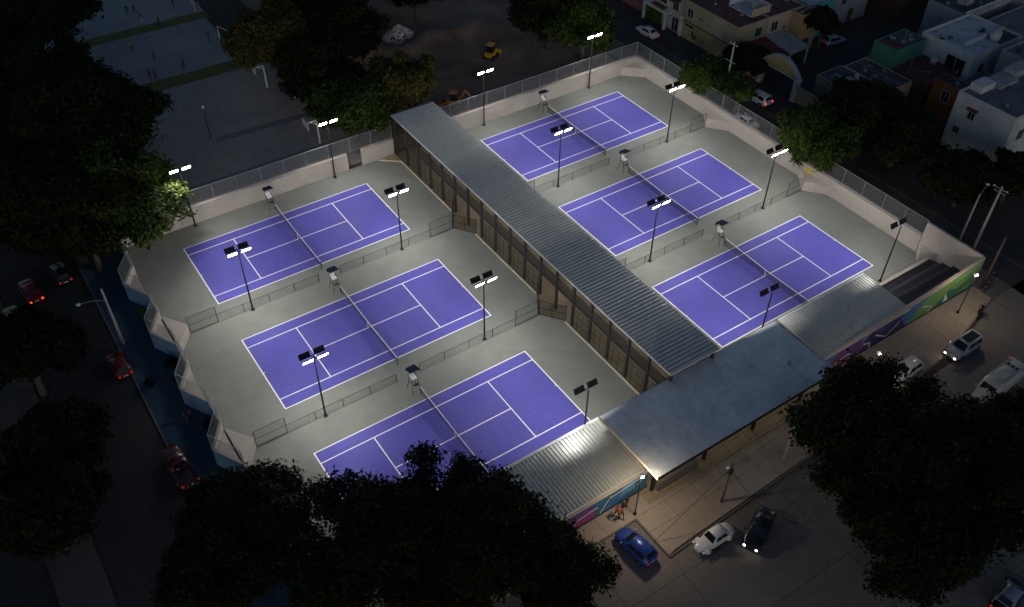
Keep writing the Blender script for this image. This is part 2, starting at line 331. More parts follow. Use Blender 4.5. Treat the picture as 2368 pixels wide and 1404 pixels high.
# ================================================================== UMPIRE CHAIRS
def umpire(loc, label):
    r = thing('umpire_chair', label, 'umpire chair', (*loc, .02), -PI / 2, 'umpire chairs')      # local +x faces the court
    for sx in (-1, 1):
        for sy in (-1, 1):
            MB().tube((sx * .62 + .05, sy * .48, 0), (sx * .24, sy * .3, 1.75), .028).build('leg', 'dark_steel', r)
    lad = MB()
    for z in (.35, .7, 1.05, 1.4):
        t = z / 1.75; x = (.67) * (1 - t) + .24 * t; y = .48 * (1 - t) + .3 * t; lad.tube((x, -y, z), (x, y, z), .022)
        if z > .6: lad.tube((-x + .1, -y, z), (-x + .1, y, z), .018)
    lad.build('ladder_rung', 'dark_steel', r)
    MB().box(-.3, .30, -.28, .28, 1.75, 1.83).build('seat', 'plastic_white', r, bevel=.02)
    MB().box(-.34, -.28, -.26, .26, 1.84, 2.22).build('backrest', 'plastic_white', r, bevel=.02)
    for s in (-1, 1): MB().path([(-.3, s * .36, 1.8), (-.3, s * .36, 2.05), (.25, s * .36, 2.05), (.25, s * .36, 1.8)], .02).build('armrest', 'dark_steel', r)
    for s in (-1, 1): MB().tube((-.36, s * .33, 1.8), (-.42, s * .33, 2.95), .02).build('canopy_post', 'dark_steel', r)
    MB().quad([(-.5, -.5, 2.95), (.55, -.58, 3.12), (.55, .58, 3.12), (-.5, .5, 2.95)]).add([(-.5, -.5, 2.95), (-.5, .5, 2.95), (-.58, .45, 2.4), (-.58, -.45, 2.4)], [(0, 1, 2, 3)]).build('canopy', 'canvas_navy', r)
    MB().box(.36, .7, -.25, .25, 1.2, 1.23).build('footrest', 'dark_steel', r)
UMP = []
for x0, yt, nm in COURTS:
    umpire((x0 + CL / 2 - .25, yt + 1.75), 'tall umpire chair with white seat and navy canopy beside the ' + nm + ' court net')
# ================================================================== FLOODLIGHT MASTS
PANEL = None
def mast(x, y, sides, label, H=8.3):
    r = thing('floodlight_mast', label, 'floodlight mast', (x, y, .02), 0, 'floodlight masts')
    MB().tube((0, 0, 0), (0, 0, H), .10, .065, 8).build('pole', 'dark_steel', r)
    MB().box(-.2, .2, -.2, .2, 0, .06).build('base_plate', 'dark_steel', r)
    for s in sides:
        yo = s * .42; z = H + .12; a = math.radians(30)       # aimed away from the pole and 30 degrees below the horizontal
        MB().bar((-1.25, s * .22, H - .02), (1.25, s * .22, H - .02), .06, .06).build('crossarm', 'dark_steel', r)
        fn = Vector((0, s * math.cos(a), -math.sin(a))); up = Vector((0, s * math.sin(a), math.cos(a))); c = Vector((0, yo, z))
        for sx in (-1, 1):
            q = MB(); ctr = c + Vector((sx * .72, 0, 0)); X = Vector((.53, 0, 0)); U = up * .29
            vs = [ctr + X * i + U * j + fn * d for d in (-.07, .05) for i, j in ((-1, -1), (1, -1), (1, 1), (-1, 1))]
            q.add(vs, [(0, 1, 2, 3), (7, 6, 5, 4), (0, 4, 5, 1), (1, 5, 6, 2), (2, 6, 7, 3), (3, 7, 4, 0)])
            p = q.build('lamp_housing', 'black', r)
            for k in range(5): MB().bar(ctr - fn * .09 + X * (-.8 + .4 * k) - U * .9, ctr - fn * .09 + X * (-.8 + .4 * k) + U * .9, .03, .05).build('cooling_fin', 'black', p) if k in (1, 3) else None
            MB().quad([ctr + fn * .055 + X * .92 * i + U * .86 * j for i, j in ((-1, -1), (1, -1), (1, 1), (-1, 1))]).build('lens', 'lamp_white', p)
        ld = bpy.data.lights.new('floodlight', 'AREA'); ld.shape = 'RECTANGLE'; ld.size = 2.3; ld.size_y = .5; ld.energy = FLOOD; ld.color = (1, .965, .90); ld.spread = math.radians(152)
        lo = bpy.data.objects.new('floodlight', ld); COL.objects.link(lo); lo.parent = r; lo.location = c + fn * .09
        ab = math.radians(51); lo.rotation_euler = Vector((0, -s * math.cos(ab), math.sin(ab))).to_track_quat('Z', 'Y').to_euler()      # asymmetric optics: beam centre falls steeper than the housing
    return r
FLOOD = 690
MASTS = [(2.65, 3.45, (-1,), 'lit floodlight mast by the back wall, touching the big tree'), (21.05, 3.4, (-1,), 'lit floodlight mast by the back wall, near the small doorway'),
 (43.85, 3.45, (-1,), 'lit floodlight mast by the back wall, just right of the long roof'), (62.35, 3.6, (-1,), 'lit floodlight mast by the back wall, before the corner tree'),
 (2.75, -14.1, (-1, 1), 'double sided floodlight mast at the left end, between far left and middle left courts'), (21.2, -14.0, (-1, 1), 'double sided floodlight mast near the long roof, between far left and middle left courts'),
 (43.9, -13.9, (-1, 1), 'double sided floodlight mast near the long roof, between far right and middle right courts'), (62.4, -13.7, (-1, 1), 'double sided floodlight mast near the right wall, between far right and middle right courts'),
 (2.85, -32.0, (-1, 1), 'double sided floodlight mast at the left end, between middle left and near left courts'), (21.25, -31.75, (-1, 1), 'double sided floodlight mast near the long roof, between middle left and near left courts'),
 (44.1, -31.6, (-1, 1), 'double sided floodlight mast near the long roof, between middle right and near right courts'), (62.45, -31.6, (-1, 1), 'double sided floodlight mast near the right wall, between middle right and near right courts'),
 (21.3, -48.7, (1,), 'floodlight mast seen from behind, at the left corner of the flat entrance roof'), (44.2, -48.6, (1,), 'floodlight mast seen from behind, between the entrance roof and the right ribbed roof'),
 (63.7, -48.7, (1,), 'floodlight mast seen from behind, beside the dark open stand')]
for x, y, s, lb in MASTS: mast(x, y, s, lb, 8.3 if y > -48 else 7.9)

# ================================================================== LOW DIVIDER FENCES
def divider(x0, x1, y, hs, label):
    """hs: list of (xa, xb, height) bays"""
    r = thing('divider_fence', label, 'fence', (0, y, .02), 0, 'low fences between courts'); done = set()
    for xa, xb, h in hs:
        for x in (xa, xb):
            hh = max(q[2] for q in hs if abs(q[0] - x) < .01 or abs(q[1] - x) < .01)
            if round(x, 2) not in done: done.add(round(x, 2)); MB().tube((x, 0, 0), (x, 0, hh), .035).build('post', 'dark_steel', r)
        for z in ((h, h / 2, .08) if h > 1.5 else (h,)): MB().tube((xa, 0, z), (xb, 0, z), .024).build('rail', 'dark_steel', r)
        MB().quad([(xa, 0, .05), (xb, 0, .05), (xb, 0, h), (xa, 0, h)]).build('mesh_panel', 'mesh_dark', r)
    MB().box(x0, x1, -.06, .06, -.01, .035).build('base_strip', 'apron', r)
def bays(x0, x1, n, h): xs = np.linspace(x0, x1, n + 1); return [(float(a), float(b), h) for a, b in zip(xs, xs[1:])]
for y, nm in ((-13.9, 'far left and middle left'), (-31.9, 'middle left and near left')):
    divider(-4.1, 10.7, y, [(-4.1, -1.05, 2.2)] + bays(-1.05, 10.7, 4, 1.1), 'low dark mesh fence between ' + nm + ' courts, left of the umpire chair')
    divider(13.35, 28.2, y, bays(13.35, 25.1, 4, 1.1) + [(25.1, 28.2, 2.2)], 'low dark mesh fence between ' + nm + ' courts, toward the long roof')
for y, nm in ((-13.7, 'far right and middle right'), (-31.6, 'middle right and near right')):
    divider(37.2, 52.3, y, [(37.2, 40.3, 2.2)] + bays(40.3, 52.3, 4, 1.1), 'low dark mesh fence between ' + nm + ' courts, beside the long roof')
    divider(55.5, 69.4, y, bays(55.5, 66.6, 4, 1.1) + [(66.6, 69.4, 2.2)], 'low dark mesh fence between ' + nm + ' courts, toward the right wall')

# ================================================================== PERIMETER WALLS + FENCES
WH, FH = 2.3, 4.4
def fence(pts, label, pitch=3.05, z0=WH + .02, z1=FH):
    r = thing('chain_link_fence', label, 'fence', (0, 0, 0))
    for i, (a, b) in enumerate(zip(pts, pts[1:])):
        a, b = Vector((*a, 0)), Vector((*b, 0)); L = (b - a).length; n = max(1, round(L / pitch)); ang = math.atan2(b.y - a.y, b.x - a.x); st = L / n
        pm = MB().tube((0, 0, z0), (0, 0, z1), .035).mesh('post', 'galv'); mm = MB().quad([(0, 0, z0), (st, 0, z0), (st, 0, z1), (0, 0, z1)]).mesh('mesh_panel', 'mesh_galv')
        for k in range(n):
            q = a + (b - a) * (k / n); link('post', pm, r, q, ang); link('mesh_panel', mm, r, q, ang)
        if i == len(pts) - 2: link('post', pm, r, b, ang)
        MB().tube(a + Vector((0, 0, z1)), b + Vector((0, 0, z1)), .03).build('rail', 'galv', r); MB().tube(a + Vector((0, 0, z0 + .05)), b + Vector((0, 0, z0 + .05)), .02).build('rail', 'galv', r)
    return r
def wall(label, pieces, caps, mats=('wall_pink', 'wall_cap'), ext=None):
    r = thing('perimeter_wall', label, 'wall', (0, 0, 0))
    for p in pieces: MB().box(*p).build('wall_panel', mats[0], r)
    for p in caps: MB().box(*p).build('coping', mats[1], r)
    return r
NY = 3.95
def split(a, b, s=6.1):
    n = max(1, round((b - a) / s)); e = np.linspace(a, b, n + 1); return [(float(p) + .006, float(q) - .006) for p, q in zip(e, e[1:])]
nw = wall('pink back wall behind the far left court with a doorway', [(a, b, NY, NY + .2, 0, WH) for a, b in split(-6.2, 23.35) + split(25.3, 30)], [(-6.25, 23.3, NY - .03, NY + .55, WH + .001, WH + .05), (25.35, 30, NY - .03, NY + .55, WH + .001, WH + .05)])
MB().bar((23.42, NY + .2, 1.1), (23.9, NY + 1.1, 1.1), .05, 2.1).build('door', 'dark_steel', nw)
wall('pink back wall behind the far right court', [(a, b, NY, NY + .2, 0, WH) for a, b in split(36, 71.4)], [(36, 71.65, NY - .03, NY + .55, WH + .001, WH + .05)])
fence([(-6.2, NY + .4), (30, NY + .4)], 'grey chain link fence on top of the wall behind the far left court')
fence([(36, NY + .4), (71.75, NY + .4)], 'grey chain link fence on top of the wall behind the far right court')
ew = wall('pink right hand wall beside the street with the houses', [(71.4, 71.6, a, b, 0, WH) for a, b in split(-47.55, 3.95)], [(71.35, 71.95, -47.5, 3.9, WH + .001, WH + .05)])
MB().box(71.37, 71.4, -31.2, -30.1, .9, 2.1).build('peeling_patch', 'paint_gold', ew)
fence([(71.8, NY + .4), (71.8, -47.55)], 'grey chain link fence on top of the wall beside the street')
se = thing('perimeter_wall', 'tall plain pink wall closing the corner behind the dark open stand', 'wall')
for a, b in split(-54.84, -47.6, 3.9): MB().box(71.4, 71.62, a, b, 0, 4.35).build('wall_panel', 'wall_pink', se)
MB().box(71.36, 71.66, -54.84, -47.6, 4.351, 4.41).build('coping', 'wall_cap', se)
MB().prism([(70.1, -48.75), (71.39, -47.7), (71.39, -50.2)], .0, 1.5).build('corner_block', 'wall_pink', se)
# corner blocks (low triangular boxes in the bends of the walls)
def cblock(pts, label, h=1.35):
    r = thing('corner_block', label, 'planter block'); MB().prism(pts, .0, h).build('block', 'wall_pink', r)
    c = Vector((sum(p[0] for p in pts) / 3, sum(p[1] for p in pts) / 3)); ip = [tuple(c + (Vector(p) - c) * .86) for p in pts]
    MB().prism(ip, h - .05, h + .012).build('top_slab', 'wall_cap', r)
cblock([(68.6, 3.93), (71.38, 1.4), (71.38, 3.93)], 'low triangular block in the far right corner of the courts')
cblock([(69.35, -13.8), (71.38, -16.3), (71.38, -11.3)], 'low triangular block on the right wall between far and middle courts')
cblock([(69.35, -31.65), (71.38, -34.1), (71.38, -29.2)], 'low triangular block on the right wall between middle and near courts')
cblock([(-6.0, -11.2), (-6.0, -16.6), (-4.15, -13.9)], 'low triangular block on the left wall between far and middle courts')
cblock([(-6.0, -29.2), (-6.0, -34.6), (-4.15, -31.9)], 'low triangular block on the left wall between middle and near courts')
# west zigzag wall
tips = [-5.5, -14.3, -23.4, -32.1, -41.0]
zp = [(-6.2, 4.2)]
for t in tips: zp += [(-6.2, t + 2.9), (-7.9, t + .25), (-6.2, t - 2.9)]
zp.append((-6.2, -55.2))
ww = thing('perimeter_wall', 'zigzag left wall, pink inside and light blue outside, along the street', 'wall')
for i, (a, b) in enumerate(zip(zp, zp[1:])):
    a, b = Vector(a), Vector(b)
    if (a - b).length < .1: continue
    d = (b - a).normalized(); n_ = Vector((-d.y, d.x)) * -1      # outward (street) side
    if n_.x > 0: n_ = -n_
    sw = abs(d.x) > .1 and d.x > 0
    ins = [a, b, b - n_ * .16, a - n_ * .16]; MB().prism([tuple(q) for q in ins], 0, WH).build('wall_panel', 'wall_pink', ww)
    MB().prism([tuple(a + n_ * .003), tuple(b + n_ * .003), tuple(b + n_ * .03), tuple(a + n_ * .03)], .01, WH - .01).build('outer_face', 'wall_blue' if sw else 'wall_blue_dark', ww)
    MB().prism([tuple(a + n_ * .08), tuple(b + n_ * .08), tuple(b - n_ * .2), tuple(a - n_ * .2)], WH + .001, WH + .06).build('coping', 'wall_cap', ww)
for t in tips: MB().prism([(-6.2, t + 2.6), (-7.6, t + .25), (-6.2, t - 2.6)], .0, 1.36).build('niche_slab', 'wall_pink', ww)
fence(zp, 'grey chain link fence zigzagging on top of the left street wall', 2.6)

# ================================================================== SPECTATOR HALL (long roof)
HX0, HX1 = 30.0, 36.0
hall = thing('spectator_hall', 'long open sided spectator hall under a ribbed metal roof between the court halves', 'hall', (33, -23, 0))
hall.location = (0, 0, 0)
ny = 116; ys = np.linspace(3.75, -50.1, ny + 1); st = float(ys[0] - ys[1])
pm = MB(); prof = [(0, 0), (.26, 0), (.31, .13), (.50, .13), (.565, 0)]
sc = st / .565
for (a, za), (b, zb_) in zip(prof, prof[1:]): pm.quad([(HX0 - .05, -a * sc, za), (HX0 - .05, -b * sc, zb_), (HX1 + .05, -b * sc, zb_), (HX1 + .05, -a * sc, za)])
pmesh = pm.mesh('roof_sheet', 'roof_ribbed')
for y in ys[:-1]: link('roof_sheet', pmesh, hall, (0, float(y), 6.02))
MB().box(HX0, HX1, -50.05, 3.7, 5.9, 6.0).build('roof_deck', 'roof_under', hall)
MB().box(HX0 - .09, HX0 - .03, -50.12, 3.77, 5.85, 6.12).build('gutter', 'trim_light', hall); MB().box(HX1 + .06, HX1 + .12, -50.12, 3.77, 5.85, 6.05).build('gutter', 'galv', hall)
MB().box(HX0 - .03, HX1 + .06, 3.76, 3.82, 5.85, 6.12).build('end_trim', 'galv', hall); MB().box(HX0 - .03, HX1 + .06, -50.17, -50.11, 5.85, 6.12).build('end_trim', 'trim_light', hall)
struct('hall_floor', MB().prism([(30, -50), (35.6, -50), (35.6, -34.2), (37.2, -31.6), (35.6, -29), (35.6, -16.3), (37.2, -13.7), (35.6, -11), (35.6, 3.9), (27.6, 3.9), (29.2, 1.9), (30, 1.8), (30, -11), (28.3, -13.8), (30, -16.3), (30, -29), (28.2, -31.7), (30, -34.3)], .0, .06), 'tan_floor', 'tan concrete floor of the long spectator hall')
colm = MB().box(-.13, .13, -.13, .13, .06, 5.9).mesh('column', 'grey_steel')
beam = MB()
for i in range(19):
    y = 3.5 - 2.97 * i
    link('column', colm, hall, (30.2, y, 0)); link('column', colm, hall, (35.5, y, 0))
    MB().bar((30.2, y, 5.75), (35.5, y, 5.75), .14, .24).build('rafter', 'grey_steel', hall)
for x in (30.2, 35.5):
    MB().box(x - .08, x + .08, -50, 3.6, 3.12, 3.36).build('beam', 'grey_steel', hall); MB().box(x - .05, x + .05, -50, 3.6, 4.55, 4.63).build('rail', 'grey_steel', hall)
def hpanel(L):
    q = MB()
    for a, b in (((0, 0, .15), (L, 0, .15)), ((0, 0, 3.0), (L, 0, 3.0)), ((0, 0, 1.1), (L, 0, 1.1)), ((0, 0, 2.05), (L, 0, 2.05)), ((0, 0, .15), (0, 0, 3)), ((L, 0, .15), (L, 0, 3)), ((L / 3, 0, .15), (L / 3, 0, 3)), ((2 * L / 3, 0, .15), (2 * L / 3, 0, 3))): q.tube(a, b, .022, n=5)
    q.quad([(0, 0, .15), (L, 0, .15), (L, 0, 3), (0, 0, 3)], 1); return q.mesh('mesh_panel', ['dark_steel', 'mesh_hall'])
P27 = hpanel(2.65); UP = MB().quad([(0, 0, 3.37), (2.65, 0, 3.37), (2.65, 0, 4.54), (0, 0, 4.54)]).mesh('upper_darkener', 'mesh_darkener')  # upper mesh is added to darken the band under the roof, hiding the tan interior
for i in range(18):
    y = 3.5 - 2.97 * i
    link('upper_darkener', UP, hall, (30.12, y - .16, 0), -PI / 2); link('upper_darkener', UP, hall, (35.58, y - .16, 0), -PI / 2)
    for x, vest in ((30.0, [(-11, -16.3), (-29, -34.3)]), (35.7, [(-11, -16.3), (-29, -34.2)])):
        if any(y - 2.97 < a - .4 and y > b + .4 for a, b in vest): continue
        link('mesh_panel', P27, hall, (x, y - .16, 0), -PI / 2)
def gate(a, b, h=2.1):
    a, b = Vector((*a, 0)), Vector((*b, 0)); L = (b - a).length; q = MB()
    for p, r_ in (((0, 0, .1), (L, 0, .1)), ((0, 0, h), (L, 0, h)), ((0, 0, h / 2), (L, 0, h / 2)), ((0, 0, .06), (0, 0, h + .3)), ((L, 0, .06), (L, 0, h + .3)), ((L / 2, 0, .1), (L / 2, 0, h))): q.tube(p, r_, .035, n=5)
    q.quad([(0, 0, .1), (L, 0, .1), (L, 0, h), (0, 0, h)], 1); q.build('gate', ['dark_steel', 'mesh_hall'], hall, loc=a, rz=math.atan2(b.y - a.y, b.x - a.x))
for t, bx in (((28.25, -13.85), 30), ((28.15, -31.75), 30), ((37.25, -13.7), 35.65), ((37.25, -31.6), 35.65)):
    gate((bx, t[1] + 2.75), t); gate(t, (bx, t[1] - 2.5))
kq = MB()
for a, b in (((29.85, 1.8), (29.85, -10.9)), ((29.85, -16.4), (29.85, -28.9)), ((29.85, -34.4), (29.85, -49.5)), ((35.8, 3.9), (35.8, -10.9)), ((35.8, -16.4), (35.8, -28.9)), ((35.8, -34.2), (35.8, -48.5)), ((27.5, 3.8), (29.85, 1.8))): kq.bar((*a, .07), (*b, .07), .14, .14)
kq.build('edge_kerb', 'kerb_cream', hall)
for y, lb in ((-5.0, 'at the far end of'), (-12.2, 'by the far gate of'), (-22.5, 'between the two gates of'), (-29.8, 'by the near gate of'), (-39.6, 'past the near gate of'), (-46.4, 'nearest the entrance in')):
    r = thing('pendant_lamp', None, 'lamp', (32.6, y, 0), 0, 'lamps inside the long hall'); r['label'] = 'small warm hanging lamp ' + lb + ' the long spectator hall'
    MB().tube((0, 0, 3.95), (0, 0, 5.62), .012).build('cord', 'black', r); MB().lathe((0, 0, 3.75), [(.03, .2), (.2, .02), (.2, 0)]).build('shade', 'grey_steel', r)
    MB().sphere((0, 0, 3.72), .09).build('bulb', 'lamp_warm', r)
    ld = bpy.data.lights.new('pendant_light', 'POINT'); ld.energy = 13; ld.color = (1, .78, .48); ld.shadow_soft_size = .12; lo = bpy.data.objects.new('pendant_light', ld); COL.objects.link(lo); lo.parent = r; lo.location = (0, 0, 3.55)

# ================================================================== ENTRANCE CANOPY
ent = thing('entrance_canopy', 'wide flat blue grey metal canopy over the club entrance', 'canopy')
EX0, EX1, EY0, EY1, EZ = 22.0, 44.2, -57.75, -49.75, 4.95
for i in range(11):
    for j in range(2):
        xa, xb = EX0 + (EX1 - EX0) * i / 11, EX0 + (EX1 - EX0) * (i + 1) / 11; ya, yb = EY0 + (EY1 - EY0) * j / 2, EY0 + (EY1 - EY0) * (j + 1) / 2
        t = [random.uniform(-.006, .006) for _ in range(4)]
        MB().add([(xa + .006, ya + .006, EZ - .04), (xb - .006, ya + .006, EZ - .04), (xb - .006, yb - .006, EZ - .04), (xa + .006, yb - .006, EZ - .04), (xa + .006, ya + .006, EZ + t[0]), (xb - .006, ya + .006, EZ + t[1]), (xb - .006, yb - .006, EZ + t[2]), (xa + .006, yb - .006, EZ + t[3])],
                 [(0, 3, 2, 1), (4, 5, 6, 7), (0, 1, 5, 4), (1, 2, 6, 5), (2, 3, 7, 6), (3, 0, 4, 7)]).build('roof_sheet', 'roof_zinc', ent)
MB().box(EX0 + .05, EX1 - .05, EY0 + .05, EY1 - .05, EZ - .34, EZ - .05).build('roof_deck', 'roof_under', ent)
for bx in ((EX0 - .03, EX0, EY0, EY1), (EX1, EX1 + .03, EY0, EY1)): MB().box(*bx, EZ - .36, EZ + .02).build('fascia', 'kerb_cream', ent)
MB().box(EX0 - .03, EX1 + .03, EY0 - .04, EY0 - .001, EZ - .36, EZ + .015).build('fascia', 'dark_steel', ent); MB().box(EX0 - .03, EX1 + .03, EY1 + .001, EY1 + .04, EZ - .36, EZ + .015).build('fascia', 'galv', ent)
for x in (23.4, 29.7, 36.0, 42.4):
    for y in (-56.1, -51.2):
        MB().box(x - .13, x + .13, y - .13, y + .13, .12, EZ - .34).bar((x, y, EZ - 1.2), (x, y - 1.0, EZ - .4), .14, .14).bar((x, y, EZ - 1.2), (x, y + 1.0, EZ - .4), .14, .14).build('column', 'dark_steel', ent)
MB().lathe((41.1, -54.6, EZ), [(.16, 0), (.16, .35), (.05, .4)]).build('vent', 'galv', ent)
MB().box(23.7, 28.4, -56.6, -56.3, .12, 1.5).build('screen_wall', 'kerb_stone', ent)
MB().prism([(22.3, -57.2), (44, -57.2), (44, -50), (22.3, -50)], .121, .17).build('threshold_step', 'tan_floor', ent)
for x in np.arange(23.2, 44, .9): MB().box(float(x), float(x) + .03, -57.15, -50.1, .1702, .1735).build('paving_joint', 'joint', ent)
for y in (-56.9, -56.0, -55.1): MB().box(22.35, 43.95, y, y + .03, .1736, .177).build('paving_joint', 'joint', ent)
for x, lb in ((26.5, 'near its left end'), (33, 'at its middle'), (39.5, 'near the big tree')):
    r = thing('ceiling_lamp', 'warm ceiling lamp under the entrance canopy, ' + lb, 'lamp', (x, -54.2, EZ - .36), 0, 'lamps under the entrance canopy')
    MB().lathe((0, 0, -.1), [(.22, 0), (.24, .08)]).build('housing', 'trim_light', r); MB().lathe((0, 0, -.13), [(.17, 0), (.17, .025)]).build('diffuser', 'lamp_warm', r)
    ld = bpy.data.lights.new('ceiling_light', 'SPOT'); ld.spot_size = math.radians(165); ld.spot_blend = .6; ld.energy = 50; ld.color = (1, .76, .46); ld.shadow_soft_size = .18; lo = bpy.data.objects.new('ceiling_light', ld); COL.objects.link(lo); lo.parent = r; lo.location = (0, 0, -.2)

# ================================================================== SIDE STANDS, RIBBED SIDE ROOFS, MURAL WALLS
def stand(x0, x1, label, open_from=None):
    r = thing('bleacher_stand', label, 'bleachers')
    MB().box(x0, x1, -49.75, -49.35, .0, .75).build('front_wall', 'wall_cap', r)
    for i in range(4): MB().box(x0 + .02, x1 - .02, -51.05 - 1.3 * i, -49.76 - 1.3 * i, .0, .45 + .42 * i).build('step', 'bleacher', r)
    for i in range(4): MB().box(x0 + .3, x1 - .3, -51.0 - 1.3 * i, -50.55 - 1.3 * i, .46 + .42 * i, .50 + .42 * i).build('seat_plank', 'bleacher_seat', r)
stand(45.6, 71.35, 'dark stepped spectator stand at the right, partly open to the sky'); stand(5, 21.8, 'dark stepped spectator stand under the left ribbed roof')
def sroof(x0, x1, label, z0=3.25, z1=2.95, ya=-48.95, yb=-55.35):
    r = thing('side_roof', label, 'roof'); n = round((x1 - x0) / .37); st = (x1 - x0) / n; q = MB(); pf = [(0, 0), (.24, 0), (.28, .075), (.36, .075), (.40, 0)]
    for (a, za), (b, zb_) in zip(pf, pf[1:]): q.quad([(a * st / .4, ya, z0 + za), (a * st / .4, yb, z1 + za), (b * st / .4, yb, z1 + zb_), (b * st / .4, ya, z0 + zb_)])
    me = q.mesh('roof_sheet', 'roof_white')
    for i in range(n): link('roof_sheet', me, r, (x0 + i * st, 0, 0))
    MB().prism([(x0, ya), (x0, yb), (x1, yb), (x1, ya)], 2.8, [z0 - .03, z1 - .03, z1 - .03, z0 - .03]).build('roof_deck', 'roof_under', r)
    MB().box(x0 - .02, x1 + .02, ya + .01, ya + .28, z0 - .16, z0 + .06).build('gutter', 'trim_light', r); MB().box(x0 - .02, x1 + .02, yb - .14, yb - .02, z1 - .14, z1 + .05).build('gutter', 'trim_light', r)
    for xa in (x0 - .05, x1 + .002): MB().add([(xa, ya, z0 - .15), (xa + .05, ya, z0 - .15), (xa + .05, yb, z1 - .15), (xa, yb, z1 - .15), (xa, ya, z0 + .07), (xa + .05, ya, z0 + .07), (xa + .05, yb, z1 + .07), (xa, yb, z1 + .07)], [(0, 3, 2, 1), (4, 5, 6, 7), (0, 1, 5, 4), (1, 2, 6, 5), (2, 3, 7, 6), (3, 0, 4, 7)]).build('edge_trim', 'trim_light', r)
    for x in np.linspace(x0 + .3, x1 - .3, 5): MB().box(x - .06, x + .06, -49.3, -49.18, .76, 3.05).build('post', 'dark_steel', r)
sroof(5.7, 22.75, 'pale ribbed metal roof over the stand left of the entrance'); sroof(46.3, 59.4, 'pale ribbed metal roof over the stand right of the entrance', yb=-55.0)
def mural(label, x0, x1, tops, polys, strokes, SY):
    r = thing('mural_wall', label, 'mural wall')
    MB().add([(x0, SY, 0), (x1, SY, 0), (x1, SY + .25, 0), (x0, SY + .25, 0), (x0, SY, tops[0]), (x1, SY, tops[1]), (x1, SY + .25, tops[1]), (x0, SY + .25, tops[0])], [(0, 3, 2, 1), (4, 5, 6, 7), (0, 1, 5, 4), (1, 2, 6, 5), (2, 3, 7, 6), (3, 0, 4, 7)]).build('wall', 'wall_cap', r)
    MB().box(x0, x1, SY - .03, SY - .001, .0, .34).build('base_band', 'black', r)  # black band along the foot of the wall
    d = .003
    for c, pts in polys:
        d += .0012; MB().quad([(x, SY - d, z) for x, z in pts]).build('painted_shape', 'paint_' + c, r)
    for c, wd, pts in strokes:
        d += .0012
        q = MB()
        for (xa, za), (xb, zb_) in zip(pts, pts[1:]):
            v = Vector((xb - xa, zb_ - za)).normalized() * wd / 2; n_ = Vector((-v.y, v.x)); a = Vector((xa, za)) - v; b = Vector((xb, zb_)) + v
            q.quad([(p.x, SY - d, p.y) for p in (a - n_, b - n_, b + n_, a + n_)])
        q.build('painted_line', 'paint_' + c, r)
T = 2.5; B = .3
mural('left street wall painted purple and blue with white angled lines', -6.0, 23.3, (2.52, 2.52),
  [('navy', [(-5.9, B), (13.2, B), (13.2, T), (-5.9, T)]), ('purple', [(13.2, B), (17.2, B), (17.2, T), (13.2, T)]), ('magenta', [(14.7, B), (17.6, B), (17.6, 1.55), (15.9, 1.6), (15.3, 1.2)]),
   ('teal', [(17.2, B), (23.2, B), (23.2, T), (17.2, T)]), ('blue', [(18.2, B), (20.9, B), (20.9, 1.9), (19.0, 1.6)]), ('skyblue', [(20.0, 1.0), (21.7, 1.2), (21.7, T), (20.2, T)])],
  [('mwhite', .13, [(14.7, .4), (15.3, 1.35), (17.4, 1.65)]), ('mwhite', .13, [(17.9, .45), (18.8, 1.9), (22.9, 2.35)]), ('gold', .16, [(17.5, 1.5), (17.56, 1.5)]), ('gold', .16, [(18.9, 2.1), (18.96, 2.1)]), ('gold', .16, [(22.0, 1.5), (22.06, 1.5)])], -55.6)
def SS(ox, oy, sc_, pts): return [(lambda q: (q[0], min(max(q[1], .36), 3.9)))(onY(ox + a / sc_, oy + b / sc_, -55.1)) for a, b in pts]
Z3 = lambda *p: SS(1740, 600, 5.015, p)
Z7 = lambda *p: SS(1850, 560, 3.9, p)
mural('right street wall painted purple, blue and green with white zigzags', 45.5, 71.6, (2.95, 4.35),
  [('purple', [(45.6, .35), (53.5, .35), (53.5, 2.9), (45.6, 2.9)]), ('blue', [(45.6, .35), (46.6, .35), (48.6, 2.9), (45.6, 2.9)]), ('wine', [(46.4, .35), (50.3, .35), (49.9, 1.7), (48.6, 1.6)]), ('navy', [(52.4, .35), (60.0, .35), (58.6, 2.95), (53.6, 2.95)]), ('purple', [(53.5, 2.95), (57.4, 2.95), (55.2, 1.7)]), ('skyblue', [(52.1, 1.9), (53.8, 2.95), (52.2, 2.95)]),
   ('blue', [(58.4, 2.0), (59.9, .35), (62.3, 3.4), (58.6, 2.95)]), ('green', [(59.9, .35), (71.5, .35), (71.5, 4.2), (62.2, 3.2)]), ('dkgreen', [(64.2, .35), (71.5, .35), (71.5, 2.6), (68, 1.5), (66.4, 2.2)]), ('green', [(68.6, .6), (70.4, .5), (70.8, 2.0)]), ('mwhite', [(66.0, .5), (66.9, .5), (65.9, 1.9)])],
  [('mwhite', .16, Z3((950, 1215), (1130, 1080), (1100, 1180))), ('mwhite', .2, Z3((1290, 985), (1360, 965), (1335, 1040))), ('mwhite', .16, Z3((1430, 880), (1540, 890), (1710, 715))), ('mwhite', .15, Z7((1105, 585), (1185, 575), (1145, 635))), ('mwhite', .05, Z7((1165, 510), (1120, 590))), ('mwhite', .07, [(67.2, 3.0), (71.2, 3.7)]), ('gold', .14, [(65.2, 1.8), (65.28, 1.8)]), ('gold', .14, [(68.4, 2.4), (68.48, 2.4)])], -55.1)
struct('ochre_marking', MB().bar((59.6, -48.2, .024), (70.3, -48.4, .024), .06, .006), 'ochre_line', 'ochre line on the apron before the dark stand')


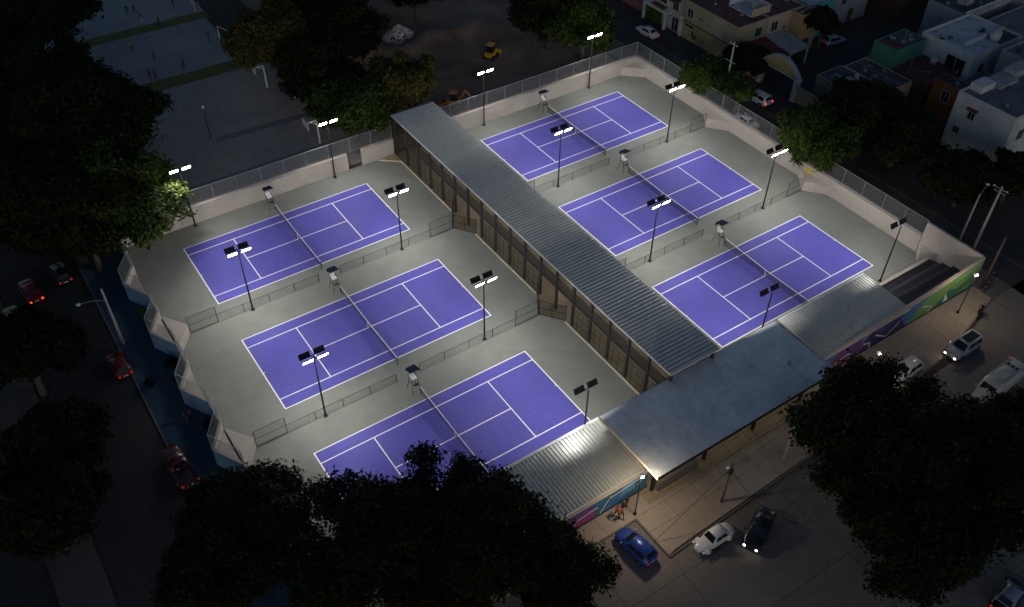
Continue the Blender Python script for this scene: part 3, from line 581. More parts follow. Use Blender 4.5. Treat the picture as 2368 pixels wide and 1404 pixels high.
# ================================================================== TREES
def nrm(a): return a / np.maximum(np.linalg.norm(a, axis=1, keepdims=True), 1e-6)
def leaves(name, pts, out, size, m, parent, rng, tint=None):
    n = len(pts); d = nrm(out + rng.normal(0, .5, (n, 3))); u = nrm(np.cross(d, rng.normal(0, 1, (n, 3)))); v = np.cross(d, u)
    s = size * rng.uniform(.6, 1.35, (n, 1)); a = u * s; b = v * s * .55
    bend = d * s * .25
    V = np.empty((n, 4, 3)); V[:, 0] = pts - a - bend; V[:, 1] = pts + b; V[:, 2] = pts + a - bend; V[:, 3] = pts - b
    me = bpy.data.meshes.new(name); me.vertices.add(n * 4); me.loops.add(n * 4); me.polygons.add(n)
    me.vertices.foreach_set('co', V.reshape(-1)); me.loops.foreach_set('vertex_index', np.arange(n * 4)); me.polygons.foreach_set('loop_start', np.arange(0, n * 4, 4))
    me.update(calc_edges=True); at_ = me.attributes.new('tint', 'FLOAT', 'FACE'); at_.data.foreach_set('value', np.clip((rng.normal(.45, .28, n) if tint is None else tint + rng.normal(0, .12, n)), 0, 1).astype(np.float32))
    me.materials.append(M[m]); me.validate(); return link(name, me, parent)
def tree(px, py, rpx, zc, label, m='leaf_shaded', flat=.72, dens=1., leaf=.26, name='broadleaf_tree', seed=None, bark='bark', lobes=None, base=None, extra=()):
    rng = np.random.default_rng(seed if seed is not None else int(px * 7 + py * 13) % 99991)
    C0 = at(px, py, zc); R = rpx * mpp(px, py, zc)
    r = thing(name, label, 'tree', (C0.x, C0.y, 0)); bo = Vector((base[0] - C0.x, base[1] - C0.y, 0)) if base else Vector((0, 0, 0))
    nl = lobes or int(12 + 1.6 * R); L = []
    for i in range(nl):
        v = nrm(rng.normal(0, 1, (1, 3)))[0]; v[2] = abs(v[2]) * .9 - .15 if i % 4 else -abs(v[2]) * .3
        k = .60 * rng.uniform(.6, 1.2); L.append((np.array([v[0] * R * k, v[1] * R * k, v[2] * R * flat * k]), R * rng.uniform(.22, .44)))
    for i in range(int(5 + R)):        # small outlying boughs that break the outline
        v = nrm(rng.normal(0, 1, (1, 3)))[0]; v[2] = v[2] * .6 + .1; L.append((np.array([v[0], v[1], v[2] * flat]) * R * rng.uniform(.82, 1.02), R * rng.uniform(.10, .19)))
    L.append((np.zeros(3), R * .42))
    for ex, ey, ez, er in extra: q = at(ex, ey, ez) - C0; L.append((np.array([q.x, q.y, q.z]), er * mpp(ex, ey, ez)))
    P = []; O = []; TT = []; nc = int(26 * R * dens) + 20
    for c, lr in L:
        k = int(nc * (lr / R) ** 2 * 2.4) + 4; v = nrm(rng.normal(0, 1, (k, 3))); v[:, 2] = np.where(rng.random(k) < .75, np.abs(v[:, 2]), v[:, 2])
        rad = lr * rng.uniform(.70, 1.10, (k, 1)); cc = c + v * rad * np.array([1, 1, .8]); per = int(34 * (1 if R > 3 else .8))
        q = np.repeat(cc, per, 0) + rng.normal(0, 1, (k * per, 3)) * np.array([.42, .42, .32]) * min(1.1, .35 + R * .1)
        P.append(q); O.append(np.repeat(v, per, 0)); TT.append(np.repeat(np.clip(rng.normal(.45, .25, k), 0, 1), per))
    P = np.concatenate(P); O = np.concatenate(O); O[:, 2] += .35
    P[:, 2] += zc; keep = P[:, 2] > .4; leaves('crown', P[keep], O[keep], leaf, m, r, rng, np.concatenate(TT)[keep])
    tb = MB(); th = max(.6, zc - R * flat * .55); rr = .05 * R + .06; tb.tube(tuple(bo + Vector((0, 0, -.05))), (.1, .05, th), rr * 1.25, rr * .8, 8)
    for i in list(range(7)) + [len(L) - 1 - j for j in range(len(extra))]:
        c, lr = L[i % len(L)]; e = Vector(c * .92) + Vector((0, 0, zc)); s = Vector((.1, .05, th - .2)); mid = s.lerp(e, .5) + Vector((0, 0, .25 * R * .3)); tb.tube(s, mid, rr * .5, rr * .32, 6); tb.tube(mid, e, rr * .32, rr * .1, 5)
    tb.build('trunk', bark, r, smooth=True)
    return r
# big dark mass at the upper left
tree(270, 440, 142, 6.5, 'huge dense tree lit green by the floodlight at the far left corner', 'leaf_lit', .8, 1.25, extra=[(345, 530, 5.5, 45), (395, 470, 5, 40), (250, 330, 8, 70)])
tree(195, 530, 95, 6, 'dark tree hanging over the blue sidewalk and the wall corner', 'leaf_shaded', .8, 1.)
tree(205, 300, 165, 9, 'tallest dark tree of the upper left mass', 'leaf_shaded', .8, 1.0, leaf=.3)
tree(140, 480, 150, 8, 'dark tree overhanging the street above the red tail lights', 'leaf_shaded', .8, .9, leaf=.3)
tree(70, 200, 150, 9, 'dark tree at the left picture edge beside the ball courts', 'leaf_shaded', .8, .8, leaf=.3)
tree(60, 40, 130, 9, 'dark tree in the top left corner of the picture', 'leaf_shaded', .8, .7, leaf=.3)
tree(30, 390, 120, 8, 'dark tree at the left picture edge above the street', 'leaf_shaded', .8, .7, leaf=.3)
# median on the left
tree(55, 822, 108, 5.5, 'dark median tree at the left edge below the yellow car', 'leaf_shaded', .8, .8)
tree(120, 1020, 105, 5.5, 'dark median tree level with the red pickup', 'leaf_shaded', .8, .8)
tree(105, 1180, 115, 5.5, 'dark median tree nearest the bottom left corner', 'leaf_shaded', .8, .8)
# bottom
tree(590, 1215, 150, 6, 'round tree at the bottom whose top catches green floodlight', 'leaf_shaded', .85, 1.4, leaf=.2)
tree(490, 1310, 115, 6, 'low dark tree at the bottom beside the red pickup', 'leaf_shaded', .8, 1.1, leaf=.2)
tree(905, 1240, 160, 11, 'black tree silhouetted against the near left court with one tall sprig', 'leaf_shaded', .9, 1.05, leaf=.18, base=(-1.2, -57.2), extra=[(982, 1062, 13, 30), (985, 1110, 12.5, 26), (800, 1140, 11, 50)])
tree(1120, 1230, 160, 11, 'black tree covering the end of the left ribbed roof', 'leaf_shaded', .85, 1.05, leaf=.18, extra=[(1050, 1130, 11, 40), (1225, 1190, 10, 45)])
tree(1290, 1320, 118, 8, 'black tree nearest the blue parked car', 'leaf_shaded', .85, 1.0, leaf=.18)
tree(745, 1345, 105, 9, 'black tree at the bottom edge between the round tree and the sprig tree', 'leaf_shaded', .8, 1.2, leaf=.2)
tree(1010, 1385, 120, 9, 'black tree at the bottom edge below the sprig tree', 'leaf_shaded', .8, 1.1, leaf=.2)
# right
tree(2040, 1040, 185, 7, 'large black tree hiding the street right of the entrance canopy', 'leaf_shaded', .85, 1.3, leaf=.22)
tree(2215, 1110, 190, 7, 'large black tree next to the long pale van', 'leaf_shaded', .85, 1.2, leaf=.22)
tree(2100, 1230, 150, 6, 'black tree above the crosswalk in the lower right', 'leaf_shaded', .85, 1.1, leaf=.22)
tree(2345, 1010, 110, 6, 'black tree at the right edge in front of the pale van', 'leaf_shaded', .85, .9, leaf=.22)
tree(1960, 910, 60, 6.5, 'outer bough tree at the corner of the entrance canopy', 'leaf_shaded', .8, 1.1, leaf=.2)
# right street
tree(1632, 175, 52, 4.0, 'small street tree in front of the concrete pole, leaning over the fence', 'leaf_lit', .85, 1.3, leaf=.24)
tree(1728, 138, 50, 3.0, 'small dark street tree behind the concrete pole', 'leaf_shaded', .85, 1.2, leaf=.24)
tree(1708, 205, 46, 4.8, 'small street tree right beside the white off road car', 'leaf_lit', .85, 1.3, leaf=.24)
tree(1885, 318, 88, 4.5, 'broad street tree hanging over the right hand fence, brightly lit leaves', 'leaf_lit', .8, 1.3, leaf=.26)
tree(1985, 268, 98, 4.2, 'broad dark street tree in front of the low dark roofs', 'leaf_shaded', .8, 1.1, leaf=.28)
tree(2080, 320, 85, 4.2, 'dark street tree left of the tall white house', 'leaf_shaded', .8, 1., leaf=.28)
tree(2230, 415, 75, 4, 'dark bushy tree at the foot of the tall white house', 'leaf_shaded', .8, .9, leaf=.28)
tree(2345, 400, 60, 4.5, 'dark tree at the right edge below the white house corner', 'leaf_shaded', .8, .9, leaf=.28)
tree(1905, 55, 34, 5, 'slim dark tree beside the peach house', 'leaf_shaded', 1.3, 1.3, leaf=.3)
# behind the courts
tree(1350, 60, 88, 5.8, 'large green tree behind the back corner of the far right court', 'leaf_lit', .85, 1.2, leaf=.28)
tree(1270, 30, 90, 6, 'dark tree left of the corner tree beside the bare lot', 'leaf_shaded', .85, 1., leaf=.3)
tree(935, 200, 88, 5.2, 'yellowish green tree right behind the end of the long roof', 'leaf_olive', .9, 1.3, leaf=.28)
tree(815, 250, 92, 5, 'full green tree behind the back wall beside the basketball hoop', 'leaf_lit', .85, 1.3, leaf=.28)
tree(640, 95, 105, 6, 'olive tree standing beside the ball court goal', 'leaf_olive', .85, 1.1, leaf=.3)
tree(730, 160, 90, 6, 'dim olive tree behind the parked black car', 'leaf_shaded', .85, 1.1, leaf=.3)
tree(808, 68, 82, 7, 'dark tree in front of the white rubble heap', 'leaf_shaded', .85, 1., leaf=.3)
tree(760, -10, 90, 7, 'dark tree at the top edge left of the bare lot', 'leaf_shaded', .85, .9, leaf=.3)
tree(960, -40, 85, 7, 'dark tree at the top edge above the white rubble heap', 'leaf_shaded', .85, .9, leaf=.3)
# shrubs on the blue sidewalk
ordn = ['first', 'second', 'third', 'fourth', 'fifth', 'sixth', 'seventh', 'eighth', 'ninth', 'tenth']
for i, (px, py, rp, m) in enumerate([(333, 722, 14, 'leaf_shrub'), (348, 745, 12, 'leaf_shrub'), (395, 838, 15, 'leaf_shaded'), (412, 872, 13, 'leaf_shaded'), (345, 884, 12, 'leaf_shaded'), (432, 902, 13, 'leaf_shaded'), (484, 980, 15, 'leaf_shaded'), (508, 1014, 15, 'leaf_shaded')]):
    c = at(px, py, .5); R = rp * mpp(px, py, .5); rng = np.random.default_rng(i)
    r = thing('shrub', ordn[i] + ' small shrub along the blue sidewalk, counted from the far end', 'shrub', (c.x, c.y, .11), 0, 'shrubs on the blue sidewalk')
    v = nrm(rng.normal(0, 1, (420, 3))); v[:, 2] = np.abs(v[:, 2]); leaves('foliage', v * R * rng.uniform(.4, 1, (420, 1)) * [1, 1, 1.3] + [0, 0, .15], v, .11, m, r, rng); MB().tube((0, 0, 0), (0, 0, R * .8), .03, .015).build('stem', 'bark', r)

# ================================================================== VEHICLES
def loft(mb, st, k=0):
    """stations (x, z0, z1, w0, w1): rounded cross-sections joined along x"""
    rings = []
    for x, z0, z1, w0, w1 in st:
        h = z1 - z0; rings.append([(x, y, z) for y, z in ((-w0 * .86, z0), (-w0, z0 + h * .18), (-w0 * 1.0, z0 + h * .55), (-(w0 + w1) / 2, z0 + h * .82), (-w1 * .8, z1 - .005 * h), (0, z1 + .02), (w1 * .8, z1 - .005 * h), ((w0 + w1) / 2, z0 + h * .82), (w0, z0 + h * .55), (w0, z0 + h * .18), (w0 * .86, z0))])
    n = len(rings[0]); vs = [p for r in rings for p in r]; fs = []
    for j in range(len(rings) - 1):
        for i in range(n): fs.append((j * n + i, (j + 1) * n + i, (j + 1) * n + (i + 1) % n, j * n + (i + 1) % n))
    fs += [tuple(range(n)), tuple(range((len(rings) - 1) * n, len(rings) * n))[::-1]]; mb.add(vs, fs, k)
WHEEL = {}
def car(label, loc, heading, kind, paint, head=None, tail='tail_dim', name='parked_car', cat='car', top=None, sunroof=False, rack=False):
    r = thing(name, label, cat, (loc[0], loc[1], loc[2] if len(loc) > 2 else .0), heading, 'cars')
    S = dict(  # body stations (x, z0, z1, w0, w1), cabin (xb0, xb1, wb, zb, xt0, xt1, wt, zt), wheel x, wheel r
     hatch=([(-1.95, .42, .80, .60, .55), (-1.88, .28, .98, .78, .70), (-1.2, .22, .96, .86, .80), (0, .2, .93, .87, .82), (.9, .2, .92, .86, .80), (1.55, .25, .84, .82, .70), (1.9, .34, .68, .66, .55)], (-1.86, 1.0, .80, .90, -1.5, .25, .60, 1.48), (-1.22, 1.22), .31),
     sedan=([(-2.2, .45, .82, .62, .58), (-2.12, .3, .95, .78, .70), (-1.3, .22, .95, .87, .80), (0, .2, .92, .88, .82), (.95, .2, .92, .87, .80), (1.8, .26, .82, .82, .70), (2.2, .36, .66, .64, .55)], (-1.6, 1.05, .80, .90, -1.0, .3, .60, 1.43), (-1.35, 1.36), .32),
     suv=([(-2.25, .5, 1.0, .70, .66), (-2.18, .36, 1.12, .84, .78), (-1.3, .3, 1.1, .92, .86), (0, .28, 1.08, .93, .88), (.95, .28, 1.08, .92, .86), (1.8, .32, 1.0, .88, .78), (2.25, .44, .82, .70, .62)], (-2.16, 1.15, .86, 1.04, -1.95, .45, .68, 1.74), (-1.4, 1.42), .38),
     beetle=([(-2.02, .45, .62, .35, .25), (-1.85, .3, .84, .62, .42), (-1.35, .24, 1.02, .70, .55), (-.6, .24, .98, .72, .64), (.5, .24, .94, .70, .60), (1.15, .26, .90, .62, .44), (1.65, .34, .76, .48, .30), (1.98, .44, .58, .28, .2)], (-1.3, .72, .66, .9, -.75, .25, .50, 1.48), (-1.2, 1.2), .32),
     pickup=([(-2.65, .5, .95, .74, .72), (-2.6, .42, 1.02, .86, .82), (-1.2, .36, 1.02, .92, .88), (-.4, .34, 1.02, .92, .88), (.9, .34, 1.04, .92, .86), (1.9, .38, .98, .88, .78), (2.6, .5, .82, .70, .62)], (-.75, 1.2, .84, .98, -.5, .6, .66, 1.72), (-1.6, 1.65), .38),
     van=([(-3.0, .5, 2.35, .92, .90), (-2.95, .4, 2.45, 1.0, .94), (-1, .35, 2.48, 1.02, .95), (1.2, .35, 2.46, 1.02, .95), (1.9, .36, 2.1, 1.0, .86), (2.4, .4, 1.2, .96, .80), (3.0, .5, 1.0, .86, .70)], (1.0, 2.32, .88, 1.3, 1.0, 1.86, .84, 2.2), (-1.9, 2.1), .37))[kind]
    st, (b0, b1, wb, zb, t0, t1, wt, zt), wx, wr = S
    q = MB(); loft(q, st); body = q.build('body', paint, r, smooth=True)
    cp = top or paint
    base = [(b0, -wb, zb), (b1, -wb, zb), (b1, wb, zb), (b0, wb, zb)]; tp = [(t0, -wt, zt), (t1, -wt, zt), (t1, wt, zt), (t0, wt, zt)]
    if kind != 'van':
        cb = MB().add(base + tp, [(4, 5, 6, 7), (0, 1, 5, 4), (1, 2, 6, 5), (2, 3, 7, 6), (3, 0, 4, 7)]); o = cb.build('cabin', cp, r)
        bm = bmesh.new(); bm.from_mesh(o.data); bmesh.ops.bevel(bm, geom=[e for e in bm.edges if all(v.co.z > zb + .2 for v in e.verts) or abs(e.verts[0].co.z - e.verts[1].co.z) > .2], offset=.07, segments=3, affect='EDGES'); bm.to_mesh(o.data); bm.free(); o.data.polygons.foreach_set('use_smooth', [True] * len(o.data.polygons))
    B_, T_ = [Vector(p) for p in base], [Vector(p) for p in tp]; ctr = Vector(((b0 + b1) / 2, 0, (zb + zt) / 2))
    def pane(name, i, j, u0, u1, v0, v1):
        f = lambda u, v: B_[i].lerp(B_[j], u).lerp(T_[i].lerp(T_[j], u), v); c = [f(u0, v0), f(u1, v0), f(u1, v1), f(u0, v1)]
        n_ = (c[1] - c[0]).cross(c[3] - c[0]).normalized(); n_ = n_ if n_.dot(c[0] - ctr) > 0 else -n_
        MB().quad([p + n_ * .014 for p in c]).build(name, 'glass_car', r)
    pane('windscreen', 1, 2, .08, .92, .10, .90)
    if kind != 'van':
        pane('rear_window', 3, 0, .12, .88, .25, .88)
        for i, j in ((0, 1), (3, 2)):
            pane('side_window', i, j, .10 if kind != 'pickup' else .2, .47 if kind != 'pickup' else .86, .12, .86)
            if kind != 'pickup': pane('side_window', i, j, .50, .86, .12, .86)
    else:
        for y in (-.45, .0, .45): MB().box(-1.9, -1.5, y - .12, y + .12, 2.49, 2.56).build('roof_vent', 'plastic_black', r)
        MB().box(-.6, .5, -.5, .5, 2.485, 2.53).build('roof_hatch', paint, r); MB().bar((-2.8, -.8, 2.5), (1.1, -.8, 2.5), .05, .05).build('roof_rail', 'galv', r); MB().bar((-2.8, .8, 2.5), (1.1, .8, 2.5), .05, .05).build('roof_rail', 'galv', r)
    if sunroof: MB().quad([(t0 + .25, -wt * .72, zt + .012), (t1 - .2, -wt * .72, zt + .012), (t1 - .2, wt * .72, zt + .012), (t0 + .25, wt * .72, zt + .012)]).build('sunroof', 'glass_car', r)
    if rack:
        for s in (-1, 1): MB().bar((t0 + .1, s * wt * .85, zt + .05), (t1 - .1, s * wt * .85, zt + .05), .05, .05).build('roof_rail', 'plastic_black', r)
    if kind == 'pickup':
        MB().box(-2.5, -.85, -.72, .72, .98, 1.045).build('load_bed', 'plastic_black', r)
        for s in (-1, 1): MB().box(-2.55, -.8, s * .80 - .05, s * .80 + .05, 1.0, 1.2).build('bed_side', paint, r)
        MB().box(-2.62, -2.54, -.8, .8, 1.0, 1.2).build('tailgate', paint, r); MB().box(-2.72, -2.64, -.8, .8, .5, .62).build('bumper', 'galv', r)
    if kind == 'beetle':
        for x in wx:
            for s in (-1, 1): MB().sphere((x, s * .56, .42), .35, sz=.85).build('fender', paint, r, smooth=True)
        for s in (-1, 1): MB().box(-.75, .75, s * .76 - .1, s * .76 + .1, .26, .31).build('running_board', 'plastic_black', r)
        for x in (-2.1, 2.08): MB().bar((x, -.62, .45), (x, .62, .45), .06, .09).build('bumper', 'galv', r)
    xf, xr = st[-1][0], st[0][0]
    for s in (-1, 1):
        zl = st[-1][1] + .6 * (st[-1][2] - st[-1][1]); wl = st[-1][3]
        MB().sphere((xf - (.28 if kind == 'beetle' else .06), s * (.64 if kind == 'beetle' else wl * .82), zl + (.08 if kind == 'beetle' else 0)), .13, sz=.8).build('headlight', head or 'plastic_white', r)
        MB().box(xr - .02, xr + .12, s * st[0][3] - .14, s * st[0][3] + .08, st[0][2] - .22, st[0][2] - .02).build('taillight', tail, r, bevel=.02)
        if kind != 'beetle': MB().box(b1 - .22, b1 - .05, s * (st[3][3] + .1) - .09, s * (st[3][3] + .1) + .09, zb + .02, zb + .15).build('wing_mirror', paint, r, bevel=.02)
    MB().box(xr - .025, xr - .005, -.24, .24, st[0][1] + .14, st[0][1] + .26).build('number_plate', 'plastic_white', r)
    key = wr
    if key not in WHEEL:
        prof = [(wr * .62, -.1), (wr * .96, -.1), (wr, -.06), (wr, .06), (wr * .96, .1), (wr * .62, .1)]
        a = MB().lathe((0, 0, 0), prof, 16).mesh('wheel', 'rubber'); b = MB().lathe((0, 0, 0), [(wr * .12, .09), (wr * .2, .112), (wr * .6, .112), (wr * .64, .07)][::-1], 14).mesh('rim', 'rim'); WHEEL[key] = (a, b)
    a, b = WHEEL[key]; ww_ = max(s[3] for s in st) - .08
    for x in wx:
        for s in (-1, 1):
            o = link('wheel', a, r, (x, s * ww_, wr)); o.rotation_euler = (PI / 2 * -s, 0, 0); link('rim', b, o)
    return r
A = math.radians
def pt(px, py, z=.6): q = at(px, py, z); return (q.x, q.y)
car('blue hatchback parked by the forecourt kerb', (18.35, -59.9), A(97), 'hatch', 'car_blue')
car('white rounded vintage two door car parked before the plaza kerb', (24.35, -63.0), A(180), 'beetle', 'car_white')
car('black sedan with lit headlights beside the white vintage car', (28.3, -64.5), A(205), 'sedan', 'car_black', head='head_light')
car('silver car with lit headlights and dark glass roof driving past the mural', pt(2228, 800, .8), A(181), 'suv', 'car_silver', head='head_light', tail='tail_light', sunroof=True)
car('long pale van with roof vents at the right edge', pt(2318, 868, 2.3), A(182), 'van', 'car_vanwhite', cat='van', name='parked_van')
car('white hatchback half hidden by the big tree beside the mural', pt(2095, 852, .8), A(180), 'hatch', 'car_white')
car('white sedan driving on the street by the tan house', pt(1497, 72, .7), A(91), 'sedan', 'car_white')
car('white off road car with red tail lights before the arched gate', pt(1752, 222, .9), A(90), 'suv', 'car_white', tail='tail_light', rack=True)
car('white car parked close behind the right hand fence', pt(1722, 278, .7), A(90), 'sedan', 'car_white')
car('red car parked at the kerb of the blue sidewalk', pt(276, 842, .6), A(92), 'hatch', 'car_red')
car('dark red pickup truck parked at the kerb near the bottom trees', pt(414, 1076, .7), A(94), 'pickup', 'car_darkred', cat='pickup', name='pickup_truck')
car('red car with lit brake lights driving away at far left', pt(70, 672, .6), A(95), 'sedan', 'car_red', tail='tail_light')
car('dark car at the kerb below the overhanging tree at far left', pt(140, 631, .6), A(93), 'hatch', 'car_black')
car('yellow car half hidden by the median tree at the left edge', pt(34, 735, .7), A(95), 'sedan', 'car_yellow')
car('black car parked beside the basketball yard', pt(672, 208, .7), A(-84), 'suv', 'car_black')
car('pale roofed dark car cut off by the bottom right corner', pt(2340, 1372, .9), A(8), 'sedan', 'car_black', top='car_steel')
car('pale blue car parked in the private lane by the slim tree', pt(1930, 92, .7), A(-10), 'hatch', 'car_steel')

# ================================================================== PEOPLE
def person(px, py, rz, shirt, pants, label, pose='stand', loc=None, zoff=0, group=None):
    c = at(px, py, 0) if loc is None else Vector(loc); r = thing('person', label, 'person', (c.x, c.y, zoff), rz, group)
    J = {}; hp = .93
    J['pel'] = (0, 0, hp); J['chest'] = (.02, 0, 1.25); J['neck'] = (.02, 0, 1.46); J['head'] = (.04, 0, 1.62); J['top'] = (.03, 0, 1.74)
    run = pose in ('run', 'walk'); k = .32 if pose == 'run' else .18 if run else .03
    for s, n in ((1, 'l'), (-1, 'r')):
        f = k * s
        if pose == 'ride':
            J['kn' + n] = (.42, s * .2, .86); J['an' + n] = (.25, s * .2, .42); J['to' + n] = (.4, s * .2, .38); J['el' + n] = (.28, s * .3, 1.18); J['wr' + n] = (.52, s * .26, 1.08); J['ha' + n] = (.6, s * .26, 1.07)
        else:
            J['kn' + n] = (f * .75 + .03, s * .11, .5); J['an' + n] = (f - (.14 if s < 0 and run else 0), s * .12, .1 + (.12 if s < 0 and pose == 'run' else 0)); a = J['an' + n]; J['to' + n] = (a[0] + .16, s * .14, a[2] - .05)
            J['el' + n] = (-f * .5 - .02, s * .27, 1.14); J['wr' + n] = (-f * .9 + .1, s * .28, .92 + (.1 if run else 0)); h = J['wr' + n]; J['ha' + n] = (h[0] + .03, s * .28, h[2] - .1)
        J['hip' + n] = (0, s * .1, hp - .06); J['sh' + n] = (.01, s * .19, 1.4)
    rad = dict(pel=.135, chest=.15, neck=.055, head=.095, top=.07, hip=.09, kn=.06, an=.042, to=.04, sh=.07, el=.045, wr=.034, ha=.036)
    E_ = [('pel', 'chest'), ('chest', 'neck'), ('neck', 'head'), ('head', 'top')]
    for n in 'lr': E_ += [('pel', 'hip' + n), ('hip' + n, 'kn' + n), ('kn' + n, 'an' + n), ('an' + n, 'to' + n), ('chest', 'sh' + n), ('sh' + n, 'el' + n), ('el' + n, 'wr' + n), ('wr' + n, 'ha' + n)]
    ks = list(J); me = bpy.data.meshes.new('body'); me.from_pydata([J[k_] for k_ in ks], [(ks.index(a), ks.index(b)) for a, b in E_], [])
    o = bpy.data.objects.new('body', me); COL.objects.link(o); sk = o.modifiers.new('s', 'SKIN'); sk.use_smooth_shade = True
    for i, k_ in enumerate(ks):
        b = k_ if k_ in rad else k_[:-1]; me.skin_vertices[0].data[i].radius = (rad[b],) * 2; me.skin_vertices[0].data[i].use_root = k_ == 'pel'
    sb = o.modifiers.new('d', 'SUBSURF'); sb.levels = sb.render_levels = 1
    PEND.append((o, r, shirt, pants))
PEND = []
def finish_people():
    dg = bpy.context.evaluated_depsgraph_get()
    for o, r, shirt, pants in PEND:
        me = bpy.data.meshes.new_from_object(o.evaluated_get(dg)); me.materials.clear()
        for m_ in ('cloth_skin', shirt, pants, 'cloth_hair', 'cloth_black'): me.materials.append(M[m_])
        for p in me.polygons:
            x, y, z = p.center; arm = abs(y) > .235
            p.material_index = 3 if z > 1.66 or (z > 1.56 and x < .0) else 0 if z > 1.46 else (0 if arm and z < 1.12 else 1) if z > .96 or arm else 2 if z > .12 else 4
        o.modifiers.clear(); o.data = me; o.parent = r
GF = 'players on the blue ball courts'
for a in [(296, 34, .5, 'black', 'black', 'player in black with bright shoes, leftmost of the close pair on the upper ball court', 'run'), (313, 33, 2.5, 'navy', 'black', 'dark clothed player beside the red shirted one on the upper ball court', 'run'), (329, 53, 1, 'red', 'white', 'player in red on the upper ball court', 'run'), (370, 60, 3, 'black', 'black', 'lone black clothed player at the near side of the upper ball court', 'walk'), (402, 18, 3, 'black', 'black', 'player in dark clothes near the upper goal at the top edge', 'stand'),
 (306, 117, 0, 'yellow', 'black', 'player in a yellow shirt on the lower ball court', 'walk'), (358, 141, 1, 'grey', 'navy', 'player in grey at the middle of the lower ball court', 'run'), (427, 160, 2, 'red', 'black', 'slim player in a red shirt near the grass strip', 'walk'), (485, 97, 3, 'black', 'black', 'dark goalkeeper in front of the lower goal', 'stand'), (362, 184, 1, 'red', 'navy', 'player in red at the grass strip beside the dark tree', 'walk'), (349, 184, .3, 'black', 'black', 'player in black at the grass strip beside the dark tree', 'stand')]:
    person(a[0], a[1], a[2], 'cloth_' + a[3], 'cloth_' + a[4], a[5], a[6], group=GF)
person(1424, 1196, -1.2, 'cloth_red', 'cloth_black', 'person in red walking along the purple and blue mural', 'walk', zoff=.12)
person(1436, 1200, -1.8, 'cloth_orange', 'cloth_jeans', 'person in orange trousers side by the mural, nearest the lamp post', 'walk', zoff=.12)
person(1447, 1176, -1.0, 'cloth_black', 'cloth_navy', 'person in black standing close to the blue mural', 'stand', zoff=.12)
person(433, 983, 1.4, 'cloth_black', 'cloth_jeans', 'person in jeans walking on the blue sidewalk', 'walk', zoff=.11)
person(446, 978, 1.5, 'cloth_black', 'cloth_black', 'person all in black walking on the blue sidewalk', 'walk', zoff=.11)
person(2276, 676, 2, 'cloth_black', 'cloth_black', 'person in black at the corner by the dark pole', 'stand'); person(2288, 654, 2, 'cloth_navy', 'cloth_black', 'person in navy at the corner, farther up the street', 'stand')
mc = at(2266, 724, .4); MR = A(200)
mo = thing('motorcycle', 'dark motorcycle riding past the green mural', 'motorcycle', (mc.x, mc.y, 0), MR)
for x in (-.65, .68):
    o = link('wheel', MB().lathe((0, 0, 0), [(.2, -.05), (.3, -.05), (.3, .05), (.2, .05)], 14).mesh('wheel', 'rubber'), mo, (x, 0, .3)); o.rotation_euler = (PI / 2, 0, 0)
MB().tube((-.65, 0, .3), (-.1, 0, .5), .04).tube((-.1, 0, .5), (.42, 0, .75), .05).tube((.42, 0, .95), (.68, 0, .3), .035).build('frame', 'dark_steel', mo); MB().sphere((.15, 0, .78), .22, sz=.7).build('tank', 'car_black', mo, smooth=True); MB().box(-.7, .05, -.13, .13, .72, .82).build('seat', 'plastic_black', mo, bevel=.03); MB().tube((.42, -.32, 1.02), (.42, .32, 1.02), .02).build('handlebar', 'dark_steel', mo); MB().box(-.35, .2, -.14, .14, .3, .56).build('engine', 'grey_steel', mo, bevel=.03)
person(0, 0, MR, 'cloth_black', 'cloth_navy', 'rider in black sitting on the motorcycle', 'ride', loc=(mc.x - .25 * math.cos(MR) * 1, mc.y - .25 * math.sin(MR), 0), zoff=-.03)
finish_people()

q = at(345, 576); r = thing('ball_bucket', 'small blue bucket on the grey corner of the far left court', 'bucket', (q.x, q.y, .02)); MB().lathe((0, 0, 0), [(.15, 0), (.2, .36), (.21, .38)], 12).build('bucket', 'canvas_navy', r); MB().path([(.2, 0, .36), (.14, 0, .52), (-.14, 0, .52), (-.2, 0, .36)], .012, 5).build('handle', 'galv', r)
# ================================================================== LAMPS AND POLES
def globe(x, y, h, label, watts):
    r = thing('street_lamp', label, 'street lamp', (x, y, .12), 0, 'globe lamps in front of the club')
    MB().tube((0, 0, 0), (0, 0, h - .25), .06, .045, 8).build('pole', 'dark_steel', r); MB().lathe((0, 0, 0), [(.17, 0), (.17, .05), (.08, .3)]).build('base', 'dark_steel', r)
    MB().lathe((0, 0, h - .06), [(.24, 0), (.18, .1), (.05, .16)]).build('hood', 'plastic_white', r); MB().sphere((0, 0, h - .18), .12).build('globe', 'lamp_globe', r)
    ld = bpy.data.lights.new('globe_light', 'POINT'); ld.energy = watts; ld.color = (1, .80, .56); ld.shadow_soft_size = .3; lo = bpy.data.objects.new('globe_light', ld); COL.objects.link(lo); lo.parent = r; lo.location = (.0, -.34, h - .12)
globe(20.55, -57.2, 5.6, 'globe lamp on a dark post at the left corner of the entrance canopy', 800); globe(66.5, -56.9, 5.6, 'globe lamp on a dark post before the green end of the mural', 450)
q = at(2032, 817, 5.4); globe(q.x, q.y, 5.4, 'globe lamp on a post behind the big tree right of the entrance', 260)
